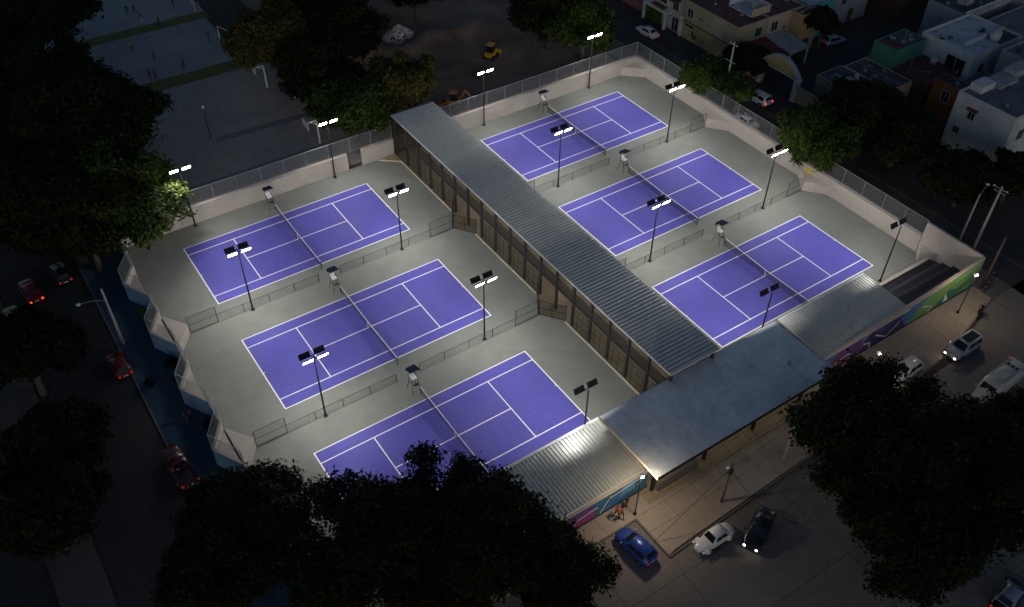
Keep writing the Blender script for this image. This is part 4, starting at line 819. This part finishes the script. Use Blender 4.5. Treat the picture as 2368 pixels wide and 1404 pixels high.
def upole(loc, h, label, m='pole_concrete', arms=(), lamp=None, r0=.15, angle=0, name='utility_pole'):
    r = thing(name, label, 'utility pole', (*loc, 0), angle)
    MB().tube((0, 0, 0), (0, 0, h), r0, r0 * .6, 10).build('pole', m, r, smooth=True)
    for z, L in arms: MB().bar((-.12, -L, z), (-.12, L, z), .09, .09).build('crossarm', 'galv', r)
    if arms:
        for s in (-.8, .8): MB().lathe((-.12, s * arms[0][1], arms[0][0] + .04), [(.04, 0), (.06, .06), (.03, .16)], 8).build('insulator', 'plastic_white', r)
    if lamp:
        z, dx, dy, lit = lamp; MB().path([(0, 0, z - .3), (dx * .5, dy * .5, z + .05), (dx, dy, z)], .035).build('lamp_arm', 'galv', r); MB().sphere((dx * 1.06, dy * 1.06, z), .24, sz=.4).build('lamp_head', 'plastic_white', r)
    return r
upole((-10.45, -11.7), 7.8, 'pale concrete street light pole with a side arm by the red car', lamp=(6.55, -2.3, .5, 0), r0=.17)
upole((77.95, -50.9), 8.8, 'concrete utility pole with crossarms behind the corner wall', arms=((8.5, 1.0), (8.1, .7)), r0=.18)
upole((77.9, -49.0), 6.6, 'thinner concrete lamp pole beside the crossarm pole', lamp=(6.7, 2.2, .6, 0), r0=.13)
upole((74.9, -11.4), 10.2, 'pale concrete utility pole among the street trees', arms=((9.9, .8), (7.4, .9)), r0=.17)
wp = upole((27.8, -60.5), 5.7, 'dark wooden pole leaning cables over the forecourt', 'pole_wood', r0=.14)
MB().sphere((-.3, .1, 5.2), .14).build('lamp_head', 'plastic_white', wp); MB().box(-.2, .2, -.16, .16, 4.3, 4.9).build('junction_box', 'plastic_black', wp)
upole((35.8, -60.3), 7.2, 'pale slanting pole before the entrance canopy', r0=.12)
bp = at(2268, 668); upole((bp.x, bp.y), 7.5, 'dark pole at the street corner below the tall pink wall', 'pole_wood', r0=.16)
tag(MB().tube((27.8, -60.5, 5.1), tuple(at(1512, 1254, .14)), .022, n=5).build('guy_wire', 'black'), 'taut cable from the wooden pole down to the kerb corner', 'cable')
def cable(a, b, sag, label, r=.02):
    a, b = Vector(a), Vector(b); P_ = [a.lerp(b, t) - Vector((0, 0, sag * 4 * t * (1 - t))) for t in np.linspace(0, 1, 14)]; tag(MB().path(P_, r, 5).build('power_cable', 'black'), label, 'cable')
cable((27.8, -60.5, 5.3), (35.8, -60.3, 6.6), .8, 'loose cable hanging between the wooden pole and the pale pole')
cable((27.8, -60.5, 5.0), (32, -66, .1), 1.6, 'drooping cable ending on the street by the black sedan')
cable((74.9, -11.4, 9.9), (77.8, -50.9, 8.5), 1.2, 'long power cable along the street of houses')
# ================================================================== BALL COURTS AND YARD BEHIND THE BACK WALL
sheet('sports_court', 'yard_concrete', -6, 30, 4.8, 37.0, -.012, 'grey concrete basketball yard behind the back wall')
sheet('lawn', 'grass_strip', -30, 26, 37.0, 40.2, -.012, 'strip of grass between basketball yard and blue ball court')
sheet('sports_court', 'futsal_blue', -30, 23.2, 40.2, 56.2, -.012, 'lower blue grey ball court with players')
sheet('lawn', 'grass_strip', -30, 24, 56.2, 59.0, -.012, 'strip of grass between the two blue ball courts')
sheet('sports_court', 'futsal_blue', -30, 23.8, 59.0, 76, -.012, 'upper blue grey ball court with players')
sheet('lawn', 'grass_strip', -30, 40, 76, 90, -.012, 'dark grass beyond the ball courts at the top edge')
ym = MB()
for a, b in [((4, 33), (11, 8)), ((11.2, 21), (30, 20.8)), ((0, 21.3), (10.6, 21)), ((11, 20.9), (13.2, 6)), ((9, 37), (10.6, 21.5)), ((14.5, 36), (12, 21.5)), ((14, 12), (19, 11)), ((14, 16), (19, 15.6))]: ym.bar((*a, -.008), (*b, -.008), .09, .004)
struct('court_marking', ym, 'line_yellow', 'worn yellow lines on the basketball yard')
wm = MB()
for a, b in [((-5, 44.3), (22.8, 43.9)), ((22.8, 43.9), (22.9, 54)), ((6.5, 40.4), (6.2, 56)), ((-5, 62), (23.4, 61.6))]: wm.bar((*a, -.008), (*b, -.008), .09, .004)
struct('court_marking', wm, 'line_worn', 'faint white lines on the blue ball courts')
struct('drain_strip', MB().bar((11.5, 20.1, -.006), (30, 19.2, -.006), 1.3, .004), 'yard_strip', 'dark drainage strip crossing the basketball yard')
def goal(p0, p1, label):
    a, b = at(*p0, 0), at(*p1, 0); r = thing('football_goal', label, 'goal', ((a.x + b.x) / 2, (a.y + b.y) / 2, 0)); o = r.location; a -= o; b -= o
    for p in (a, b): MB().tube(p, p + Vector((0, 0, 2)), .05).build('post', 'plastic_white', r)
    MB().tube(a + Vector((0, 0, 2)), b + Vector((0, 0, 2)), .05).build('crossbar', 'plastic_white', r)
    MB().path([a, a + Vector((1.1, .1, 0)), b + Vector((1.1, .1, 0)), b], .03).build('ground_frame', 'plastic_white', r)
goal((508, 88), (531, 98), 'white goal frame at the end of the lower ball court'); goal((443, 10), (452, 28), 'white goal frame at the end of the upper ball court')
def hoop(x, y, label):
    r = thing('basketball_hoop', label, 'basketball hoop', (x, y, 0))
    MB().tube((0, 0, 0), (0, 0, 3.5), .13, .11, 8).build('post', 'plastic_white', r); MB().bar((0, 0, 3.5), (-1.5, 0, 3.5), .16, .16).bar((0, 0, 2.9), (-.9, 0, 3.45), .08, .08).build('arm', 'plastic_white', r)
    MB().box(-1.6, -1.53, -.9, .9, 2.85, 3.95).build('backboard', 'plastic_white', r)
    q = MB(); ring = [(-1.85 + .23 * math.cos(t), .23 * math.sin(t), 3.05) for t in np.linspace(0, 2 * PI, 13)]; q.path(ring, .015, 5).build('rim', 'digger_orange', r)
hoop(22.8, 29.6, 'white basketball hoop at the far side of the yard by the grass'); hoop(22.9, 11.9, 'white basketball hoop in front of the green tree by the back wall')
r = thing('street_lamp', 'thin post lamp standing in the middle of the basketball yard', 'street lamp', (11, 20.95, 0)); MB().tube((0, 0, 0), (0, 0, 4.6), .06, .05).build('pole', 'dark_steel', r); MB().lathe((0, 0, 4.6), [(.08, 0), (.2, .3), (.05, .45)]).build('lantern', 'plastic_white', r)
for px, py, lb in ((795, 151, 'small warm lamp glowing between the olive trees'), (942, 229, 'small warm lamp glowing in the yellowish tree behind the long roof')):
    q = at(px, py, 4.6); r = thing('street_lamp', lb, 'street lamp', (q.x, q.y, 0)); MB().tube((0, 0, 0), (0, 0, 4.5), .05).build('pole', 'dark_steel', r); MB().sphere((0, 0, 4.6), .17).build('globe', 'lamp_globe', r)
    ld = bpy.data.lights.new('yard_light', 'POINT'); ld.energy = 35; ld.color = (1, .7, .4); ld.shadow_soft_size = .2; lo = bpy.data.objects.new('yard_light', ld); COL.objects.link(lo); lo.parent = r; lo.location = (0, 0, 4.95)
tf = thing('netting_fence', 'tall dark netting fence along the end of the blue ball courts', 'fence', (24.6, 40, 0), PI / 2)
for k in range(13):
    MB().tube((3 * k, 0, 0), (3 * k, 0, 6), .05).build('post', 'grey_steel', tf)
    if k < 12: MB().quad([(3 * k, 0, .05), (3 * k + 3, 0, .05), (3 * k + 3, 0, 6), (3 * k, 0, 6)]).build('net_panel', 'mesh_tall', tf)
# bare lot: uneven earth
gx, gy = 70, 60; X0, X1, Y0, Y1 = 30.5, 71.0, 4.9, 62; rg = np.random.default_rng(3); vs = []; fs = []
bumps = [(rg.uniform(X0, X1), rg.uniform(24, 58), rg.uniform(1.2, 4), rg.uniform(.2, .9)) for _ in range(30)] + [(rg.uniform(X0, X1), rg.uniform(6, 22), rg.uniform(1, 3), rg.uniform(.03, .1)) for _ in range(25)]
bumps += [(38 + 1.6 * i, 29 + 1.2 * math.sin(i), 1.1, .7) for i in range(14)]
for j in range(gy + 1):
    for i in range(gx + 1):
        x = X0 + (X1 - X0) * i / gx; y = Y0 + (Y1 - Y0) * j / gy; e = min(1, min(x - X0, X1 - x, y - Y0, Y1 - y) / 2)
        vs.append((x, y, -.02 + e * sum(h * math.exp(-((x - a) ** 2 + (y - b) ** 2) / (2 * s * s)) for a, b, s, h in bumps)))
for j in range(gy):
    for i in range(gx): a = j * (gx + 1) + i; fs.append((a, a + 1, a + gx + 2, a + gx + 1))
struct('dirt_lot', MB().add(vs, fs), 'dirt', 'bare brown building lot behind the far right court', smooth=True)
q = at(922, 82, .5); rp = MB(); rg = np.random.default_rng(5)
for _ in range(420):
    t = rg.uniform(0, 2 * PI); d = rg.random() ** .6; cx, cy = q.x + math.cos(t) * d * 2.9, q.y + math.sin(t) * d * 2.4; cz = (1 - d) * 2.1 + rg.uniform(-.1, .2); s = rg.uniform(.1, .3)
    vv = [Vector(v_) * s * rg.uniform(.6, 1.3) for v_ in ((1, 0, 0), (-1, 0, 0), (0, 1, 0), (0, -1, 0), (0, 0, 1), (0, 0, -1))]; rp.add([(v_.x + cx, v_.y + cy, max(-.05, v_.z + cz)) for v_ in vv], [(0, 2, 4), (2, 1, 4), (1, 3, 4), (3, 0, 4), (2, 0, 5), (1, 2, 5), (3, 1, 5), (0, 3, 5)])
tag(rp.build('rubble_heap', 'rubble'), 'heap of whitish rubble beside the dark tree on the bare lot', 'rubble', None, 'stuff')
def digger(px, py, rz, paint, label, back=False):
    c = at(px, py, .8); r = thing('excavator', label, 'excavator', (c.x, c.y, .05), rz)
    MB().box(-1.1, .9, -.6, .6, .5, 1.2).build('body', paint, r, bevel=.08); MB().box(-.7, .3, -.5, .5, 1.21, 2.3).build('cab', 'glass_car', r, bevel=.06); MB().box(-.8, .4, -.58, .58, 2.31, 2.42).build('cab_roof', 'digger_orange' if back else paint, r, bevel=.03)
    wm_ = MB().lathe((0, 0, 0), [(.2, -.14), (.42, -.14), (.42, .14), (.2, .14)], 14).mesh('wheel', 'rubber')
    for x in (-.75, .6):
        for s in (-1, 1): o = link('wheel', wm_, r, (x, s * .68, .42)); o.rotation_euler = (PI / 2, 0, 0)
    MB().bar((.6, -.45, 1.0), (1.7, -.45, .6), .12, .16).bar((.6, .45, 1.0), (1.7, .45, .6), .12, .16).build('loader_arm', paint, r)
    MB().add([(1.6, -.8, .25), (2.2, -.8, .2), (1.75, -.8, .85), (1.6, .8, .25), (2.2, .8, .2), (1.75, .8, .85)], [(0, 1, 2), (5, 4, 3), (0, 3, 4, 1), (0, 2, 5, 3)]).build('bucket', paint, r)
    if back: MB().bar((-1.0, 0, 1.1), (-1.9, 0, 2.6), .18, .24).bar((-1.9, 0, 2.6), (-2.7, 0, 1.4), .15, .2).build('digging_arm', 'digger_orange', r); MB().box(-2.95, -2.5, -.3, .3, .9, 1.4).build('digging_bucket', 'grey_steel', r, bevel=.05)
digger(1136, 124, .5, 'digger_yellow', 'small yellow wheel loader standing on the bare lot'); digger(1046, 236, 2.6, 'digger_orange', 'orange backhoe close behind the back wall beside the yellowish tree', True)

# ================================================================== HOUSES
def house(label, x0, x1, y0, y1, h, wallm, roofm, wins=(), par=.35, parts=(), name='house', z0=0):
    r = thing(name, label, 'house', ((x0 + x1) / 2, (y0 + y1) / 2, 0)); r.location = (0, 0, 0)
    MB().box(x0, x1, y0, y1, z0 - .05, h - .12).build('wall', wallm, r)
    MB().box(x0 + .16, x1 - .16, y0 + .16, y1 - .16, h - .119, h - .06).build('roof', roofm, r)
    if par:
        t = .15
        for b in ((x0, x1, y0, y0 + t), (x0, x1, y1 - t, y1), (x0, x0 + t, y0 + t + .001, y1 - t - .001), (x1 - t, x1, y0 + t + .001, y1 - t - .001)): MB().box(*b, h - .118, h - .12 + par).build('parapet', wallm, r)
    for w_ in wins:
        f, u0, u1, za, zb_ = w_[:5]; fm = w_[5] if len(w_) > 5 else 'win_frame'
        def bx(a, b, c, d, p0, p1): return (x0 - p1, x0 - p0, a, b, c, d) if f == 'W' else (a, b, y0 - p1, y0 - p0, c, d)
        fr = MB()
        for a, b, c, d in ((u0 - .08, u1 + .08, za - .08, za), (u0 - .08, u1 + .08, zb_, zb_ + .08), (u0 - .08, u0, za, zb_), (u1, u1 + .08, za, zb_), ((u0 + u1) / 2 - .03, (u0 + u1) / 2 + .03, za, zb_)): fr.box(*bx(a, b, c, d, .002, .07))
        o = fr.build('window', fm, r); MB().box(*bx(u0, u1, za, zb_, .003, .025)).build('pane', 'pane', o)
    for nm, m_, b in parts: MB().box(*b).build(nm, m_, r)
    rg_ = random.Random(int(x0 * 31 + y0 * 17)); mt = ['h_grey', 'h_flat', 'h_tinroof', 'h_brown', 'h_flatdark', 'h_flatdark']
    for _ in range(rg_.randint(5, 9)):
        cx, cy, sx, sy, sz = rg_.uniform(x0 + .9, x1 - .9), rg_.uniform(y0 + .9, y1 - .9), rg_.uniform(.1, .45), rg_.uniform(.1, .35), rg_.uniform(.06, .35)
        o = MB().box(-sx, sx, -sy, sy, 0, sz).build('rooftop_box', rg_.choice(mt), r, loc=(cx, cy, h - .055), rz=rg_.uniform(0, 3))
    ax, ay = rg_.uniform(x0 + .8, x1 - .8), rg_.uniform(y0 + .8, y1 - .8); MB().tube((ax, ay, h - .06), (ax, ay, h + 2.2), .025, n=5).tube((ax - .5, ay, h + 1.9), (ax + .5, ay, h + 1.9), .015, n=5).tube((ax - .35, ay, h + 1.6), (ax + .35, ay, h + 1.6), .015, n=5).build('antenna', 'galv', r)
    return r
# tan two storey house with maroon roof (front on x=85)
house('tan two storey house with maroon roof and a blind wall to the street', 85, 91.5, -3.0, 8.9, 6.0, 'h_tan', 'h_maroon', [('W', 6.6, 7.8, 3.7, 5.1), ('S', 88.9, 90.1, 3.7, 4.9, 'shutter_green')], .25,
  [('lower_wall', 'h_ochre', (84.93, 84.998, -2.6, 8.6, 0, 2.8)), ('ledge', 'h_brown', (84.85, 84.998, -2.9, 8.8, 2.801, 2.92)), ('corner_pillar', 'h_white', (84.7, 85.0, 8.6, 9.15, 0, 3.3)), ('gate_post', 'h_white', (84.75, 84.92, -1.6, -1.1, 0, 2.7)), ('vent_slot', 'pane', (84.9, 84.928, 6.2, 8.0, 2.2, 2.5)), ('vent_slot', 'pane', (84.96, 84.999, 4.4, 5.4, 4.2, 4.35)),
   ('wall_mark', 'black', (84.91, 84.929, 5.9, 6.3, .9, 1.7)), ('wall_mark', 'black', (84.912, 84.929, 5.5, 6.0, .6, 1.05)), ('wall_mark', 'black', (84.911, 84.929, 5.3, 5.56, .8, 1.4))])  # three black boxes make up the dark shape low on the wall
house('peach two storey house with pale roof terrace facing the lane', 91.52, 99.3, -3.0, 4, 6.0, 'h_peach', 'h_maroon', [('S', 92.3, 93.6, 3.6, 5.1), ('S', 95.0, 95.6, 3.3, 3.9)], .25,
  [('terrace_wall', 'h_peach', (89.3, 93.2, -1.4, -1.2, 5.95, 7.2)), ('terrace_floor', 'h_flatwhite', (89.3, 93.2, -1.19, 3.6, 5.95, 6.15)), ('terrace_wall', 'h_white', (93.0, 93.2, -1.19, 3.6, 6.151, 7.2)), ('terrace_wall', 'h_white', (89.3, 93.0, 3.4, 3.6, 6.151, 7.4)), ('water_tank', 'tank', (91.6, 92.4, .2, 1.0, 6.151, 6.9))])
house('yellow wing of the peach house standing forward to the lane', 96.3, 100.0, -5.4, -3.02, 6.0, 'h_yellow', 'h_maroon', [('S', 97.6, 98.9, 3.5, 5.0), ('S', 97.4, 98.8, .6, 2.0)], .25)
house('pale roofed house behind the peach house at the top edge', 100.02, 106, -3.6, 5, 6.1, 'h_teal', 'h_flatwhite', [('S', 101.5, 103, 3.4, 4.8)], .1)
house('cream house with brown awning and balcony at the top of the street', 85.2, 92, 9.2, 17.5, 6.2, 'h_cream', 'h_brown', [('W', 13.0, 14.4, 3.6, 5.4), ('W', 10.2, 11.4, 3.4, 5.2), ('W', 9.8, 11.2, .1, 2.3)], .3,
  [('balcony', 'h_white', (84.0, 85.18, 11.6, 17.3, 2.6, 2.85)), ('awning', 'h_brown', (83.8, 85.18, 9.6, 11.5, 5.3, 5.45)), ('pillar', 'h_white', (83.9, 84.3, 11.7, 12.1, 0, 2.59)), ('pillar', 'h_white', (83.9, 84.3, 16.8, 17.2, 0, 2.59)), ('awning', 'h_redroof', (84.2, 85.18, 12.6, 15.6, 3.1, 3.2))])
house('low maroon garden wall house at the top of the street', 85.3, 93, 17.7, 34, 3.0, 'h_pinkwall', 'h_flatdark', (), .3)
hd = thing('hedge', 'yellow green climbing hedge on the cream house front', 'hedge', (84.6, 15.2, 0)); rng = np.random.default_rng(77); leaves('foliage', np.column_stack([rng.normal(0, .3, 1500), rng.uniform(-1.6, 1.8, 1500), rng.uniform(.2, 2.5, 1500)]), np.tile([-1., 0, .4], (1500, 1)), .16, 'leaf_shrub', hd, rng); MB().tube((0, 0, 0), (0, 0, 2), .05).build('stem', 'bark', hd)
# carport roofs by the lane
cr = thing('carport', 'carport with a dull red sloping roof behind the street tree', 'carport'); MB().add([(86.4, -8.0, 2.7), (90.6, -8.3, 2.7), (91.1, -3.05, 3.2), (86.9, -3.05, 3.2)], [(0, 1, 2, 3)]).add([(86.4, -8.0, 2.62), (90.6, -8.3, 2.62), (91.1, -3.05, 3.12), (86.9, -3.05, 3.12)], [(3, 2, 1, 0)]).build('roof', 'h_redroof', cr)
for x, y in ((86.7, -7.8), (90.4, -8.0)): MB().box(x - .1, x + .1, y - .1, y + .1, 0, 2.62).build('post', 'h_white', cr)
cg = thing('carport', 'carport with a pale grey sloping roof beside the red one', 'carport'); MB().add([(90.7, -9.0, 2.8), (95.2, -8.8, 2.8), (95.6, -3.05, 3.2), (91.2, -3.05, 3.2)], [(0, 1, 2, 3)]).add([(90.7, -9.0, 2.72), (95.2, -8.8, 2.72), (95.6, -3.05, 3.12), (91.2, -3.05, 3.12)], [(3, 2, 1, 0)]).build('roof', 'h_canopy', cg)
for x, y in ((90.95, -8.7), (95.0, -8.5)): MB().box(x - .1, x + .1, y - .1, y + .1, 0, 2.72).build('post', 'h_white', cg)
gw = thing('garden_wall', 'low ochre wall joining the arched gate to the tan house', 'wall'); MB().box(85.0, 85.25, -8.3, -3.02, 0, 2.1).build('wall', 'h_yellow', gw)
gw = thing('garden_wall', 'grey ochre wall running from the arched gate under the street tree', 'wall'); MB().box(85.0, 85.25, -34, -16.0, 0, 2.4).build('wall', 'h_tan', gw)
# arched gate
ag = thing('arched_gate', 'arched lane gate with ochre pediment and dark bars', 'gate', (85, 0, 0))
for y in (-8.75, -15.55): MB().box(-.35, .35, y - .4, y + .4, 0, 3.3).build('pillar', 'h_white', ag); MB().box(-.45, .45, y - .5, y + .5, 3.301, 3.5).build('capital', 'h_white', ag)
arc = [(-8.6 - 7.1 * t, 3.55 + 1.95 * math.sin(PI * t) ** .8) for t in np.linspace(0, 1, 15)]
MB().add([(x, y, z) for x in (-.2, .2) for y, z in arc], [tuple(range(15)), tuple(range(15, 30))[::-1]] + [(i, i + 15, i + 16, i + 1) for i in range(14)] + [(14, 29, 15, 0)]).build('pediment', 'h_ochre', ag)
for i in range(14): (ya, za), (yb, zb_) = arc[i], arc[i + 1]; MB().add([(-.4, ya, za + .005), (.4, ya, za + .005), (.4, yb, zb_ + .005), (-.4, yb, zb_ + .005), (-.4, ya, za + .16), (.4, ya, za + .16), (.4, yb, zb_ + .16), (-.4, yb, zb_ + .16)], [(0, 3, 2, 1), (4, 5, 6, 7), (0, 1, 5, 4), (1, 2, 6, 5), (2, 3, 7, 6), (3, 0, 4, 7)]).build('roof_tile', 'h_canopy', ag)
MB().box(-.25, .25, -15.1, -9.2, 3.25, 3.5).build('lintel', 'h_cream', ag)
for k in range(20): MB().box(-.02, .02, -15.0 + k * .3, -14.96 + k * .3, .05, 3.2).build('bar', 'black', ag)
for z in (.1, 1.6, 3.0): MB().box(.021, .06, -15.1, -9.2, z, z + .08).build('rail', 'black', ag)
# houses south of the lane
house('low tan house with cluttered dark roof beside the arched gate', 89, 94.2, -23.5, -15.6, 3.05, 'h_tan', 'h_flatdark', (), .15, [('skylight', 'h_tinroof', (90.2, 91.6, -18.0, -17.0, 3.0, 3.12)), ('rooftop_box', 'h_white', (92.6, 93.1, -19.8, -19.3, 3.0, 3.7))])
tn = thing('water_tank', 'round pale water tank on the low tan house roof', 'water tank', (91.4, -19.4, 3.0)); MB().lathe((0, 0, 0), [(.55, 0), (.6, .1), (.6, .45), (.2, .6)], 14).build('tank', 'tank', tn, smooth=True); MB().lathe((0, 0, .6), [(.2, 0), (.2, .08)], 10).build('lid', 'tank', tn)
house('low dark roofed house in the middle of the lane row', 94.3, 99.1, -24.5, -16.0, 3.1, 'h_peach', 'h_flatdark', (), .12, [('roof_ridge', 'h_flat', (96.6, 96.8, -24.2, -16.3, 3.05, 3.2))])
house('green walled house with dark red flat roof', 99.2, 106.0, -20.6, -16.6, 6.0, 'h_green', 'h_maroon', (), .2, [('roof_slab', 'h_flatdark', (101.5, 105.7, -20.3, -16.9, 5.945, 5.98))])
house('low dark house with brick coloured roof behind the green one', 99.2, 106.3, -27, -20.65, 3.4, 'h_brown', 'h_maroon', (), .2)
house('white house with broad pale roof terrace and scalloped parapet', 106.5, 118.0, -28.2, -19.2, 6.2, 'h_white', 'h_flatwhite', [('S', 108.5, 109.8, 3.0, 4.6), ('S', 114.2, 115.4, 3.2, 4.8), ('W', -27.2, -24.2, 2.9, 5.2)], .45, [('terrace_divider', 'h_white', (108.5, 117.8, -25.2, -25.0, 6.15, 6.75)), ('roof_slab', 'h_flatdark', (113.5, 117.8, -27.9, -25.25, 6.145, 6.2))])
for i, (x, y, lb) in enumerate(((113.6, -26.4, 'larger of two round water tanks on the white house'), (115.2, -25.9, 'smaller of two round water tanks on the white house'), (105.6, -22.9, 'round water tank at the corner of the dark brick roof'))):
    tn = thing('water_tank', lb, 'water tank', (x, y, 6.15 if i < 2 else 3.35)); s = (.75, .55, .6)[i]; MB().lathe((0, 0, 0), [(s, 0), (s, s * 1.3), (s * .4, s * 1.7)], 14).build('tank', 'tank', tn, smooth=True); MB().lathe((0, 0, s * 1.7), [(s * .4, 0), (s * .4, .08)], 10).build('lid', 'tank', tn)
house('orange house with a dark window among the low roofs', 99.5, 102.2, -31.4, -27.3, 4.6, 'h_orange', 'h_flatdark', [('W', -30.2, -29.2, 2.2, 3.8), ('S', 100.2, 101.2, 2.2, 3.8)], .3)
house('low grey house between the orange house and the white terrace house', 102.3, 110, -33, -28.4, 3.2, 'h_grey', 'h_flat', (), .3)
house('tall white three storey house with grey roof at the right edge', 93.4, 109, -42.7, -34.4, 8.0, 'h_white', 'h_flat', [('W', -37.6, -36.7, 5.2, 6.2), ('W', -36.3, -35.5, 2.6, 3.5), ('S', 95.6, 96.8, 4.2, 5.6)], .3,
  [('window_awning', 'h_redroof', (92.9, 93.39, -37.9, -36.4, 6.5, 6.75)), ('roof_box', 'h_white', (95.2, 98.0, -36.4, -34.6, 7.95, 8.9)), ('tin_sheet', 'h_tinroof', (98.2, 102, -37.2, -34.8, 8.0, 8.5)), ('canvas_sheet', 'h_canopy', (102.2, 106, -36.5, -34.7, 8.0, 9.0))])
house('grey house behind the tall white house with rooftop clutter', 109.5, 118, -40, -30, 7.2, 'h_grey', 'h_flat', (), .4, [('rooftop_box', 'h_white', (111, 113.5, -37, -35, 7.1, 8.6))])
house('far house with white balustrade along its roof edge', 117, 129, -18.8, -12.5, 6.2, 'h_grey', 'h_flatdark', (), .3, [('roof_box', 'h_canopy', (120, 122, -17, -15.4, 6.1, 7.0))])
far = thing('balustrade', 'white pierced balustrade on the far house roof', 'balustrade'); MB().box(117, 129, -19.2, -19.05, 5.6, 5.8).build('bottom_rail', 'h_white', far); MB().box(117, 129, -19.2, -19.05, 6.7, 6.85).build('top_rail', 'h_white', far)
for k in range(17): MB().box(117 + k * .735, 117.2 + k * .735, -19.19, -19.06, 5.801, 6.699).build('baluster', 'h_white', far)
house('blue grey house at the end of the lane near the top edge', 107.5, 116, -2.5, 8, 6.5, 'h_grey', 'h_flat', [('S', 109, 110.2, 3.5, 5)], .3, [('door', 'h_brown', (111.5, 112.6, -2.56, -2.502, 0, 2.2))])
house('dim house with dark roof at the top right corner', 130, 145, -26, -14, 6, 'h_grey', 'h_flatdark', (), .3)
house('dim low house right of the white terrace house', 119, 132, -33, -21, 5.4, 'h_grey', 'h_flat', (), .3)
house('dim house beyond the lane at the top edge', 118, 132, -7, 6, 6, 'h_brown', 'h_flatdark', (), .3)

for m in M.values():
    try: m.cycles.emission_sampling = 'NONE'
    except Exception: pass
